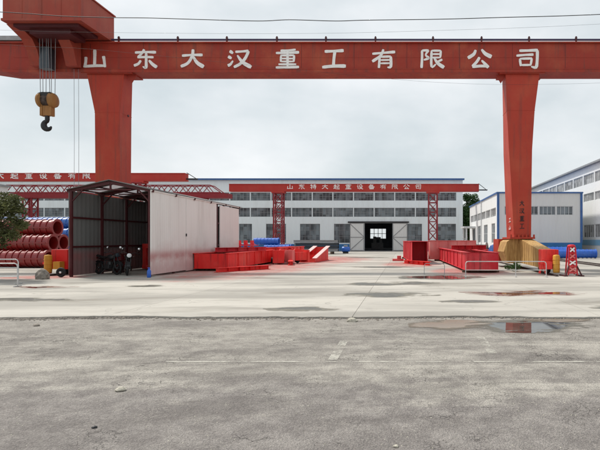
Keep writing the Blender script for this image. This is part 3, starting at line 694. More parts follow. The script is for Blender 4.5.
def glyph(ch, w, h, th, fine=True, fat=1.0):
    """brush-written character, front towards -Y, centred on the origin, each stroke a raised bar"""
    m = MB()
    for si, st in enumerate(S[ch]):
        n = (4 * (len(st) - 1) if len(st) > 2 else 3) if fine else 2 * (len(st) - 1)
        P = [cr(st, k / n) for k in range(n + 1)]
        L, Rr = [], []
        for k, (x, y, wd) in enumerate(P):
            a = P[max(k - 1, 0)]; b = P[min(k + 1, n)]
            dx, dy = (b[0] - a[0]) * w, (b[1] - a[1]) * h; l = math.hypot(dx, dy) or 1
            hw = max(wd, 2) / 100 * h * 0.62 * fat
            if fine and k in (0, n): hw *= 0.72
            X, Z = (x / 100 - 0.5) * w, (y / 100 - 0.5) * h
            L.append((X - dy / l * hw, Z + dx / l * hw)); Rr.append((X + dy / l * hw, Z - dx / l * hw))
        f = -th - 0.003 * si
        for k in range(n):
            q = [L[k], L[k + 1], Rr[k + 1], Rr[k]]
            vs = [(x, f, z) for x, z in q] + [(x, 0.0, z) for x, z in q]
            fs = [(0, 1, 2, 3), (0, 4, 5, 1), (2, 6, 7, 3)]
            if k == 0: fs.append((3, 7, 4, 0))
            if k == n - 1: fs.append((1, 5, 6, 2))
            m.add(vs, fs)
    return m
def letter(ch, parent, at, w, h, th=0.03, mat='letter_white', fine=True, name='letter', fat=1.0, rotz=0.0):
    o = glyph(ch, w, h, th, fine, fat).build(name, mat, parent, org=(0, 0, 0), fix=True)
    o.location = Vector(at) - abs_loc(parent); o.rotation_euler.z = rotz
    return o

# ------------------------------------------------------------------ main gantry crane
GY = 27.5; GS = 500 / GY
def gx(px): return (px - 405) / GS
def gz(py): return 1.6 - (py - 240) / GS
GD = 1.0
crane = thing('gantry_crane', 'huge red gantry crane spanning the yard with white lettering on its girder', 'gantry crane', (-5, GY + 0.6, 0))
zb, zt = gz(72.6), gz(42.6)
XL, XR = -26.5, 17.0
# box girder: tapered ends, flanges
gir = MB().prism([(XL, zt - 0.9), (-21.9, zb + 0.16), (13.0, zb + 0.16), (XR, zt - 0.9), (XR, zt - 0.05), (XL, zt - 0.05)], GY, GY + GD, 'y').build('girder', 'girder_red', crane)
MB().prism([(XL, zt - 0.95), (-21.9, zb), (13.0, zb), (XR, zt - 0.95), (XR, zt - 0.85), (12.97, zb + 0.14), (-21.87, zb + 0.14), (XL, zt - 0.85)], GY - 0.09, GY + GD + 0.09, 'y').build('bottom_flange', 'girder_red', crane)
MB().box(XL, XR, GY - 0.12, GY + GD + 0.12, zt - 0.05, zt + 0.02).build('top_flange', 'girder_red', crane)
MB().box(-21.5, 12.6, GY - 0.10, GY - 0.002, zb + 0.142, zb + 0.17).build('guide_rail', 'girder_red', crane)
MB().box(XL + 0.3, XR - 0.3, GY + 0.85, GY + 0.95, zt + 0.02, zt + 0.12).build('trolley_rail', 'maroon', crane)
for k, xx in enumerate([-17.3 + 2.9 * i for i in range(10)]):
    MB().box(xx, xx + 0.012, GY - 0.006, GY - 0.001, zb + 0.24, zt - 0.06).build('web_seam', 'maroon', crane)
MB().box(-21.5, 12.6, GY - 0.008, GY - 0.0012, gz(57.5) - 0.008, gz(57.5) + 0.008).build('web_seam', 'girder_red', crane)
MB().box(-17.106, -15.714, GY + 0.042, GY + 1.258, gz(112) - 0.015, gz(112) + 0.015).build('weld_seam', 'leg_red', crane)
MB().box(5.612, 7.158, GY + 0.042, GY + 1.21, gz(110) - 0.015, gz(110) + 0.015).build('weld_seam', 'leg_red', crane)
# conductor rail on posts along the top
cp = [-22.5, -19.6] + [gx(p) for p in (119, 178, 227, 277, 326, 375.5, 433, 481.5, 529, 576)] + [12.2, 15.0]
MB().box(-23.2, 15.8, GY + 0.02, GY + 0.11, gz(40.1), gz(38.6)).build('conductor_rail', 'rail_dark', crane)
for c in cp: MB().box(c - 0.04, c + 0.04, GY - 0.05, GY + 0.015, zt + 0.02, gz(36.6)).box(c - 0.07, c + 0.07, GY - 0.045, GY + 0.012, gz(38.4), gz(37.9)).build('rail_post', 'maroon', crane)
MB().box(-24.5, -20.95, GY - 0.1, GY + 0.9, zt + 0.10, zt + 0.34).build('walkway', 'grey_steel', crane)
# letters
names = '山东大汉重工有限公司'
lx = [95, 145.5, 192.5, 239.5, 287.5, 334, 383.5, 432, 479.5, 527.5]
for ch, p in zip(names, lx):
    letter(ch, crane, (gx(p), GY, gz(59.0)), 1.34, 1.06, 0.035, fat=1.45)
# legs: lofted boxes through sections (x0, x1, y0, y1, z)
def leg(sections):
    rings = [[(a, c, z), (b, c, z), (b, d, z), (a, d, z)] for a, b, c, d, z in sections]
    return MB().loft(rings)
lt = zb - 0.06
L_ = leg([(-17.05, -15.75, GY - 0.1, GY + 1.5, 1.75), (-17.05, -15.72, GY + 0.02, GY + 1.2, 5.0), (-17.1, -15.72, GY + 0.05, GY + 1.25, gz(112)), (-17.55, -15.5, GY + 0.08, GY + 0.95, lt)]).build('leg', 'leg_red', crane, 0.02)
R_ = leg([(5.98, 6.93, GY - 0.05, GY + 1.9, 1.75), (5.82, 6.97, GY + 0.0, GY + 1.72, gz(178)), (5.72, 7.0, GY + 0.02, GY + 1.55, gz(150)), (5.62, 7.15, GY + 0.05, GY + 1.2, gz(110)), (5.55, 7.42, GY + 0.08, GY + 1.05, lt)]).build('leg', 'leg_red', crane, 0.02)
MB().box(-17.8, -15.0, GY - 0.05, GY + 1.15, lt, zb).build('leg_head_plate', 'girder_red', crane)
MB().box(5.2, 7.7, GY - 0.05, GY + 1.15, lt, zb).build('leg_head_plate', 'girder_red', crane)
for xx in (-15.2, 5.3):
    MB().prism([(xx - 0.25, lt), (xx + 0.3, lt), (xx + 0.02, lt - 0.45)], GY + 0.25, GY + 0.3, 'y').build('gusset', 'girder_red', crane)
MB().lathe([(0, 0.07), (0.04, 0.07), (0.04, 0.0)], (-15.60, GY + 0.65, gz(113)), 'x', 10).build('lug', 'maroon', crane)
for i, ch in enumerate('大汉重工'):
    letter(ch, crane, (6.42, GY - 0.053 + (3.62 - 0.42 * i - 1.75) * 0.0154, 3.62 - 0.42 * i), 0.26, 0.30, 0.012, 'dark', False, 'stencil_mark')
for i, ch in enumerate('工山'):
    letter(ch, crane, (5.93, GY + 0.75, 2.72 - 0.42 * i), 0.5, 0.24, 0.012, 'letter_white', False, 'stencil_mark', 1.2, -math.pi / 2 - 0.0)
# bolted flange above each saddle
for a, b in ((-17.25, -15.55), (5.75, 7.1)):
    m = MB().box(a, b, GY - 0.22, GY + 2.05, 1.66, 1.76)
    for k in range(7): m.box(a + 0.05 + (b - a - 0.1) * k / 6 - 0.04, a + 0.05 + (b - a - 0.1) * k / 6 + 0.04, GY - 0.20, GY - 0.12, 1.76, 1.90)
    m.build('base_flange', 'leg_red', crane)
def saddle(cx, s, mo_a=0.42):
    """end beam along the rail: boarded ochre housing under the leg, sloping nose towards the camera, red wheel box"""
    X = lambda a: cx + s * a      # a > 0 is outboard
    y0 = GY + 0.12; hz = 1.66
    h = MB()
    prof = [(-0.95, 0.95), (-0.8, 1.50), (-0.55, hz), (0.62, hz), (0.62, 0.32), (-0.72, 0.32)]
    h.prism([(X(a), z) for a, z in prof], y0, y0 + 1.9, 'y'); hs = h.build('saddle_housing', 'ochre_board', crane)
    nose = MB(); q0 = y0 - 0.003; q1 = 23.6
    nose.hexa([(X(-0.08), q1, 0.30), (X(0.58), q1, 0.30), (X(0.60), q0, 0.34), (X(-0.06), q0, 0.34), (X(-0.08), q1, 1.12), (X(0.58), q1, 1.12), (X(0.60), q0, hz), (X(-0.06), q0, hz)])
    nb = nose.build('saddle_nose', 'ochre_board', crane)
    # board joints proud of the side
    for k in range(9):
        t = (k + 0.5) / 9; yy = q1 + (q0 - q1) * t; top = 1.12 + (hz - 1.12) * t
        MB().box(min(X(-0.082), X(-0.06)) - 0.008, max(X(-0.082), X(-0.06)), yy - 0.012, yy + 0.012, 0.36, top - 0.03).build('batten', 'ochre_board', crane)
    MB().hexa([(X(-0.12), 22.9, 0.26), (X(0.62), 22.9, 0.26), (X(0.62), q1 - 0.003, 0.26), (X(-0.12), q1 - 0.003, 0.26), (X(-0.12), 22.9, 1.16), (X(0.62), 22.9, 1.16), (X(0.62), q1 - 0.003, 1.17), (X(-0.12), q1 - 0.003, 1.17)]).build('wheel_box', 'fresh_red', crane, 0.015)
    MB().box(min(X(-0.9), X(0.1)), max(X(-0.9), X(0.1)), y0 + 1.905, y0 + 3.6, 0.3, 1.66).build('rear_beam', 'leg_red', crane)
    for yy in (23.35, 24.6, y0 + 2.6):
        w = MB(); w.lathe([(-0.07, 0.0), (-0.07, 0.26), (-0.05, 0.30), (-0.03, 0.30), (-0.03, 0.26), (0.07, 0.26), (0.07, 0.0)], (X(0.25), yy, 0.33), 'x', 20)
        w.build('rail_wheel', 'dark', crane)
    # drive motor standing at the outboard nose
    mo = MB(); mo.lathe([(0.12, 0.0), (0.12, 0.14), (0.2, 0.155), (0.86, 0.155), (0.92, 0.13), (0.94, 0.0)], (X(mo_a), 22.6, 0), 'z', 18); mo.build('drive_motor', 'yellow', crane)
    for zz in (0.3, 0.5, 0.7):
        MB().lathe([(zz, 0.157), (zz, 0.168), (zz + 0.03, 0.168), (zz + 0.03, 0.157)], (X(mo_a), 22.6, 0), 'z', 18).build('cooling_fin', 'yellow', crane)
    g0, g1 = (-0.12, 0.22) if mo_a > 0.3 else (0.2, 0.5)
    MB().box(min(X(g0), X(g1)), max(X(g0), X(g1)), 22.55, 22.88, 0.28, 0.62).build('gearbox', 'yellow' if mo_a < 0.3 else 'fresh_red', crane)
    cl = MB(); cl.bar((X(-0.3), 22.75, 0.08), (X(-0.15), 22.7, 0.75), 0.08); cl.bar((X(-0.02), 22.72, 0.08), (X(-0.17), 22.7, 0.75), 0.08); cl.box(min(X(-0.35), X(0)), max(X(-0.35), X(0)), 22.66, 22.76, 0.5, 0.6)
    cl.build('rail_clamp', 'fresh_red', crane)
saddle(6.42, 1); saddle(-16.08, 1, -0.05)
# rails the crane runs on
def rail(name, x, y0, y1, label):
    m = MB(); m.prism([(x - 0.07, 0.006), (x + 0.07, 0.006), (x + 0.07, 0.02), (x + 0.02, 0.03), (x + 0.02, 0.05), (x + 0.04, 0.055), (x + 0.04, 0.075), (x - 0.04, 0.075), (x - 0.04, 0.055), (x - 0.02, 0.05), (x - 0.02, 0.03), (x - 0.07, 0.02)], y0, y1, 'y')
    tag(m.build(name, 'scrap', org=(x, y0, 0)), label, 'rail')
rail('crane_rail', 6.67, 21.9, 60, 'rusty crane rail under the right foot of the big gantry')
rail('crane_rail', -15.83, 21.9, 60, 'rusty crane rail under the left foot of the big gantry')
rail('crane_rail', 11.8, 24, 46, 'rusty outer rail running across the concrete before the blue pipes')
rail('crane_rail', 12.6, 24, 46, 'rusty rail nearest the white hall on the right')

# hoist trolley overhanging the girder front
TF, TB = 25.0, 27.9
tx0 = (2.5 - 405) * TF / 500; tx1 = (80.5 - 405) * TF / 500
trol = thing('hoist_trolley', 'boxy red hoist trolley house riding on the left end of the crane girder', 'hoist trolley', ((tx0 + tx1) / 2, 26.5, zt))
tz0, tz1 = 12.5 + 0.06, 14.05
ho = MB().box(tx0, tx1, TF, TB, tz0 + 0.12, tz1).build('house', 'trolley_red', trol, 0.02)
MB().box(tx0 - 0.05, tx1 + 0.05, TF - 0.05, TB + 0.05, tz0, tz0 + 0.117).build('floor_frame', 'trolley_red', trol)
MB().box(tx0 - 0.06, tx1 + 0.06, TF - 0.06, TB + 0.06, tz1 + 0.002, tz1 + 0.06).build('roof', 'trolley_red', trol)
for k in range(1, 4):
    xx = tx0 + (tx1 - tx0) * k / 4
    MB().box(xx - 0.012, xx + 0.012, TF - 0.012, TF - 0.001, tz0 + 0.14, tz1 - 0.02).build('panel_seam', 'trolley_red', ho)
MB().box(tx0 + 0.3, tx1 - 0.3, TF + 0.3, TB - 1.0, tz0 - 0.16, tz0 - 0.003).box(tx0 + 0.9, tx1 - 0.9, TF + 0.6, TB - 1.1, tz0 - 0.4, tz0 - 0.16).build('underframe', 'maroon', trol)
for (p0, p1) in ((20.5, 31.5), (57, 68.5)):
    ya, yb = 26.3, 27.33
    a, b = (p0 - 405) * 26.3 / 500, (p1 - 405) * 26.3 / 500
    m = MB()
    # hooked hanger arm in side profile (y, z), wide at the house and narrowing down the girder face
    m.prism([(TF + 0.35, tz0 - 0.003), (yb, tz0 - 0.003), (yb, zb + 0.20), (yb - 0.35, zb + 0.20), (yb - 0.62, zt - 0.7), (yb - 1.0, zt - 0.25)], a, b, 'x')
    m.build('hanger_arm', 'trolley_red', trol, 0.015)
MB().box((31.5 - 405) * .0526, (57 - 405) * .0526, 26.75, 26.95, zt - 0.28, zt - 0.02).build('cross_beam', 'maroon', trol)
MB().box((37.5 - 405) * .0535, (47.5 - 405) * .0535, 26.85, 27.3, gz(72), gz(51)).build('control_cabinet', 'cabinet', trol, 0.01)
rx = lambda p: (p - 405) * 26.2 / 500
RZ = 1.6 + (240 - 95) * 26.2 / 500
for p, q in ((39.5, 40.5), (42.5, 43), (46.5, 46), (48, 50), (51, 51.5), (55.5, 55)):
    MB().tube([(rx(p), 26.2, tz0 - 0.1), (rx(q), 26.2, RZ - 0.15)], 0.014, 6).build('wire_rope', 'rope', trol)
# hook block
hk = thing('crane_hook', 'ochre pulley block with black hook hanging on wire ropes below the girder', 'crane hook', (rx(47.3), 26.2, 1.6 + 110 * 26.2 / 500))
hx = rx(47.3); hz = lambda py: 1.6 + (240 - py) * 26.2 / 500
for sx in (-1, 1):
    m = MB(); m.lathe([(-0.24, 0.0), (-0.24, 0.20), (-0.19, 0.36), (-0.03, 0.40), (0.0, 0.0)] if sx < 0 else [(0.24, 0.0), (0.24, 0.20), (0.19, 0.36), (0.03, 0.40), (0.0, 0.0)], (hx + sx * 0.20, 26.2, hz(100.5)), 'x', 22)
    m.build('sheave_cheek', 'hook_gold', hk)
MB().lathe([(-0.17, 0.0), (-0.17, 0.30), (0.17, 0.30), (0.17, 0.0)], (hx, 26.2, hz(100.5)), 'x', 22).build('sheave', 'scrap', hk)
MB().prism([(hx - 0.40, hz(97.2)), (hx + 0.40, hz(97.2)), (hx + 0.35, hz(94.2)), (hx + 0.2, hz(93.2)), (hx - 0.2, hz(93.2)), (hx - 0.35, hz(94.2))], 25.98, 26.42, 'y').build('rope_guard', 'dark', hk, 0.03)
for px in (44.0, 50.5): MB().box(rx(px) - 0.05, rx(px) + 0.05, 26.1, 26.3, hz(94), hz(92.4)).build('lug', 'dark', hk)
MB().box(hx - 0.30, hx - 0.17, 26.05, 26.35, hz(116.2), hz(105)).box(hx + 0.17, hx + 0.30, 26.05, 26.35, hz(116.2), hz(105)).box(hx - 0.17, hx + 0.17, 26.08, 26.32, hz(116), hz(106)).build('crosshead', 'hook_gold', hk, 0.015)
pts = [(0, 0.36), (0, 0.12)]; rad = [0.11, 0.11]
for k in range(15):
    t = R(100 + 17.5 * k); pts.append((0.02 + 0.20 * math.cos(t), -0.17 + 0.21 * math.sin(t))); rad.append([0.10, 0.11, 0.12, 0.13, 0.14, 0.145, 0.15, 0.15, 0.14, 0.13, 0.12, 0.105, 0.085, 0.06, 0.03][k])
hz0 = hz(122)
MB().tube([(hx + a, 26.2, hz0 + b) for a, b in pts], rad, 12).build('hook', 'dark', hk)
# two thin pendant cables further right
for p in (74.0, 78.5):
    X = (p - 405) * 27.1 / 500
    tag(MB().tube([(X, 27.1, zb + 0.05), (X + 0.02, 27.1, 7.0), (X, 27.1, 1.4)], 0.009, 5).build('pendant_cable', 'rope', org=(X, 27.1, 1.4)),
        'thin grey cable hanging from the girder, ' + ('nearer the hook' if p < 76 else 'nearer the left crane leg'), 'cable')

# ------------------------------------------------------------------ rear gantries
def lattice_column(m, x, y, z0, z1, w, n):
    h = w / 2
    for sx in (-h, h):
        for sy in (-h, h): m.bar((x + sx, y + sy, z0), (x + sx, y + sy, z1), 0.14)
    for k in range(n):
        a = z0 + (z1 - z0) * k / n; b = z0 + (z1 - z0) * (k + 1) / n
        for sy in (-h, h):
            m.bar((x - h, y + sy, a), (x + h, y + sy, b), 0.07); m.bar((x + h, y + sy, a), (x - h, y + sy, b), 0.07); m.bar((x - h, y + sy, b), (x + h, y + sy, b), 0.08)
        for sx in (-h, h):
            m.bar((x + sx, y - h, a), (x + sx, y + h, b), 0.07); m.bar((x + sx, y - h, b), (x + sx, y + h, b), 0.08)
    return m
def rear_gantry(label, Y, X0, X1, legs, zb, zt, lxs, text, lw, lh):
    t = thing('gantry_crane', label, 'gantry crane', ((X0 + X1) / 2, Y, 0))
    MB().box(X0, X1, Y, Y + 0.8, zb + 0.06, zt - 0.04).build('girder', 'far_red', t)
    MB().box(X0, X1, Y - 0.07, Y + 0.87, zb, zb + 0.057).build('bottom_flange', 'far_red', t)
    MB().box(X0, X1, Y - 0.07, Y + 0.87, zt - 0.037, zt + 0.02).build('top_flange', 'far_red', t)
    for lx_ in legs:
        lattice_column(MB(), lx_, Y + 0.4, 0.35, zb - 0.2, 1.05, 6).build('lattice_leg', 'lattice_red', t)
        MB().box(lx_ - 0.8, lx_ + 0.8, Y - 0.12, Y + 0.92, zb - 0.2, zb - 0.002).build('leg_head', 'far_red', t)
        MB().box(lx_ - 0.3, lx_ + 0.3, Y - 2.4, Y + 3.2, 0.1, 0.36).build('end_beam', 'far_red', t)
        for yy in (Y - 2.0, Y + 2.8): MB().lathe([(-0.08, 0), (-0.08, 0.14), (0.08, 0.14), (0.08, 0)], (lx_, yy, 0.15), 'x', 12).build('rail_wheel', 'dark', t)
    for ch, x in zip(text, lxs): letter(ch, t, (x, Y, (zb + zt) / 2 + 0.12), lw, lh, 0.03, 'letter_white', False, 'letter', 1.15)
    e = MB(); e.bar((X1, Y + 0.4, zt + 0.1), (X1 + 0.9, Y + 0.4, zb + 0.3), 0.06); e.box(X1 + 0.003, X1 + 1.1, Y + 0.3, Y + 0.5, zb + 0.15, zb + 0.28)
    e.build('end_bracket', 'dark', t)
    return t
TXT = '山东特大起重设备有限公司'
k = 62 / 500
rear_gantry('red single girder gantry with lattice legs in front of the hall door', 62, (229 - 405) * k, (479 - 405) * k, ((278 - 405) * k, (433 - 405) * k),
    1.6 + 48.6 * k, 1.6 + 56 * k, [(290 + 11.65 * i - 405) * k for i in range(12)], TXT, 0.78, 0.62)
k = 50.5 / 500
rear_gantry('red lettered gantry girder seen behind the left crane leg', 50.5, (-150 - 405) * k, (185 - 405) * k, ((136 - 405) * k, (-56 - 405) * k),
    1.6 + 59.3 * k, 1.6 + 66.8 * k, [(-43 + 14.4 * i - 405) * k for i in range(12)], TXT, 0.80, 0.62)
# lattice girder gantry between them
tg = thing('truss_gantry', 'dark red lattice truss gantry behind the shed roof', 'gantry crane', (-34, 58, 0))
k = 58 / 500
X0, X1 = (9 - 405) * k, (222 - 405) * k; zt_, zm_ = 1.6 + 54.5 * k, 1.6 + 47.2 * k
m = MB()
n = 17
for yy in (57.6, 58.8):
    m.bar((X0, yy, zt_), (X1 - 1.2, yy, zt_), 0.10); m.bar((X0, yy, zm_), (X1, yy, zm_), 0.10); m.bar((X1 - 1.2, yy, zt_), (X1, yy, zm_), 0.09)
    for i in range(n):
        a = X0 + (X1 - 1.2 - X0) * i / n; b = X0 + (X1 - 1.2 - X0) * (i + 1) / n
        m.bar((a, yy, zm_), ((a + b) / 2, yy, zt_), 0.07); m.bar(((a + b) / 2, yy, zt_), (b, yy, zm_), 0.07)
for i in range(n + 1):
    a = X0 + (X1 - 1.2 - X0) * i / n
    m.bar((a, 57.6, zt_), (a, 58.8, zt_), 0.06)
m.build('truss', 'lattice_red', tg)
MB().box(X0, X1 + 0.9, 57.5, 58.9, zm_ - 0.62, zm_ - 0.12).build('girder', 'lattice_red', tg)
for lx_ in (-43.6, -23.6):
    lattice_column(MB(), lx_, 58.2, 0.3, zm_ - 0.63, 1.0, 5).build('lattice_leg', 'lattice_red', tg)
    MB().box(lx_ - 0.3, lx_ + 0.3, 56.4, 60.2, 0.05, 0.3).build('end_beam', 'lattice_red', tg)

# ------------------------------------------------------------------ spray shed
SX0, SX1, SY0, SY1 = -14.5, -11.0, 21.6, 32.9
SE, SA = 3.74, 4.12; SC = (SX0 + SX1) / 2
shed = thing('spray_shed', 'long white sheet metal shed, open at the front, red paint mist on its wall', 'shed', (SC, (SY0 + SY1) / 2, 0))
frames_y = [SY0, 23.8, 25.9, 28.1, 30.4, SY1]
for yy in frames_y:
    m = MB(); y1 = yy + 0.1
    m.box(SX0, SX0 + 0.1, yy, y1, 0, SE); m.box(SX1 - 0.1, SX1, yy, y1, 0, SE)
    m.bar((SX0 - 0.12, yy + 0.05, SE - 0.02), (SC, yy + 0.05, SA - 0.04), 0.09, 0.13); m.bar((SX1 + 0.12, yy + 0.05, SE - 0.02), (SC, yy + 0.05, SA - 0.04), 0.09, 0.13)
    m.bar((SX0 + 0.1, yy + 0.05, SE - 0.45), (SX0 + 0.6, yy + 0.05, SE + 0.1), 0.05); m.bar((SX1 - 0.1, yy + 0.05, SE - 0.45), (SX1 - 0.6, yy + 0.05, SE + 0.1), 0.05)
    m.bar((SC, yy + 0.05, SA + 0.08), (SC, yy + 0.05, SA - 0.34), 0.06)
    m.bar((SC - 0.9, yy + 0.05, SA - 0.34), (SC + 0.9, yy + 0.05, SA - 0.34), 0.05)
    m.build('portal_frame', 'maroon', shed)
# left wall: sheets between posts and girts; the inside is what the photo sees
for i in range(len(frames_y) - 1):
    ya, yb = frames_y[i] + 0.02, frames_y[i + 1] - 0.02 + (0.1 if i == 4 else 0)
    for (z0, z1) in ((0.06, 1.27), (1.33, 2.55), (2.61, SE - 0.02)):
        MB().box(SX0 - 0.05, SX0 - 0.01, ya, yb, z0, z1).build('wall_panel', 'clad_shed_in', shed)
for zz in (1.30, 2.58):
    MB().box(SX0 - 0.008, SX0 + 0.06, SY0 + 0.11, SY1, zz - 0.04, zz + 0.04).build('girt', 'maroon', shed)
    MB().box(SX1 - 0.06, SX1 - 0.004, SY0 + 0.11, SY1, zz - 0.04, zz + 0.04).build('girt', 'maroon', shed)
# right wall: three big sheets, a gap before the last
for a, b, z0, z1 in ((SY0 - 0.02, 25.0, 0.10, SE + 0.02), (25.03, 29.05, 0.06, SE - 0.02), (29.6, SY1 + 0.05, 0.06, SE - 0.10)):
    MB().box(SX1 + 0.003, SX1 + 0.05, a, b, z0, z1).build('wall_panel', 'clad_shed', shed)
MB().box(SX1 + 0.0, SX1 + 0.03, 29.18, 29.32, 0, SE - 0.03).build('post', 'maroon', shed)
MB().box(SX1 + 0.052, SX1 + 0.09, 25.0 - 0.03, 25.0 + 0.03, 1.78, 1.92).build('latch', 'dark', shed)
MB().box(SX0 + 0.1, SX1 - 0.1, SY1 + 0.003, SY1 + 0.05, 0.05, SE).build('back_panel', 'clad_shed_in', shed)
# roof: strips across, every third one clear fibreglass
y = SY0 - 0.10; i = 0
while y < SY1 + 0.2:
    wdt = 0.95 if i % 2 else 1.05
    for sx in (-1, 1):
        xe = SC + sx * (SX1 - SC + 0.10); q = MB(); t = 0.03
        ze = SE + 0.02; za = SA + 0.06
        q.hexa([(xe, y + 0.004, ze), (SC + sx * 0.004, y + 0.004, za), (SC + sx * 0.004, y + wdt, za), (xe, y + wdt, ze), (xe, y + 0.004, ze + t), (SC + sx * 0.004, y + 0.004, za + t), (SC + sx * 0.004, y + wdt, za + t), (xe, y + wdt, ze + t)])
        clear = i in (1, 3)
        if clear: q = MB().add([(xe, y + 0.004, ze + t), (SC + sx * 0.004, y + 0.004, za + t), (SC + sx * 0.004, y + wdt, za + t), (xe, y + wdt, ze + t)], [(0, 1, 2, 3)])
        q.build('skylight_sheet' if clear else 'roof_sheet', 'skylight' if clear else 'roof_sheet', shed)
    y += wdt; i += 1
for f in (0.12, 0.5, 0.88):
    for sx in (-1, 1):
        xx = SC + sx * (SX1 - SC) * f; zz = SA + (SE - SA) * f + 0.055
        MB().box(xx - 0.03, xx + 0.03, SY0, SY1, zz - 0.07, zz - 0.012).build('purlin', 'maroon', shed)
MB().box(SX1 + 0.055, SX1 + 0.09, SY0 - 0.1, SY1 + 0.1, SE - 0.03, SE + 0.018).build('eaves_strip', 'clad_shed', shed)
# things kept in the shed
pf = thing('painted_frame', 'dark red painted steel frame stored at the back inside the shed', 'steel frame', (-13.3, 27.3, 0))
MB().box(-14.2, -12.2, 27.0, 27.5, 0.05, 0.25).box(-14.2, -14.0, 27.05, 27.45, 0.25, 1.15).box(-12.4, -12.2, 27.05, 27.45, 0.25, 1.15).box(-14.2, -12.2, 27.02, 27.48, 1.15, 1.4).build('frame', 'fresh_red', pf)
MB().box(-14.0, -12.4, 27.2, 27.25, 0.25, 1.15).build('web_plate', 'primer_red', pf)
tag(MB().lathe([(0, 0.0), (0, 0.27), (0.3, 0.275), (0.3, 0.285), (0.33, 0.285), (0.33, 0.275), (0.6, 0.275), (0.6, 0.285), (0.63, 0.285), (0.63, 0.275), (0.9, 0.27), (0.9, 0.24), (0.87, 0.23), (0.87, 0.0)], (-14.1, 24.6, 0.003), 'z', 20).build('paint_drum', 'bike_red', org=(-14.1, 24.6, 0)), 'dark red paint drum against the inside wall of the shed', 'drum')

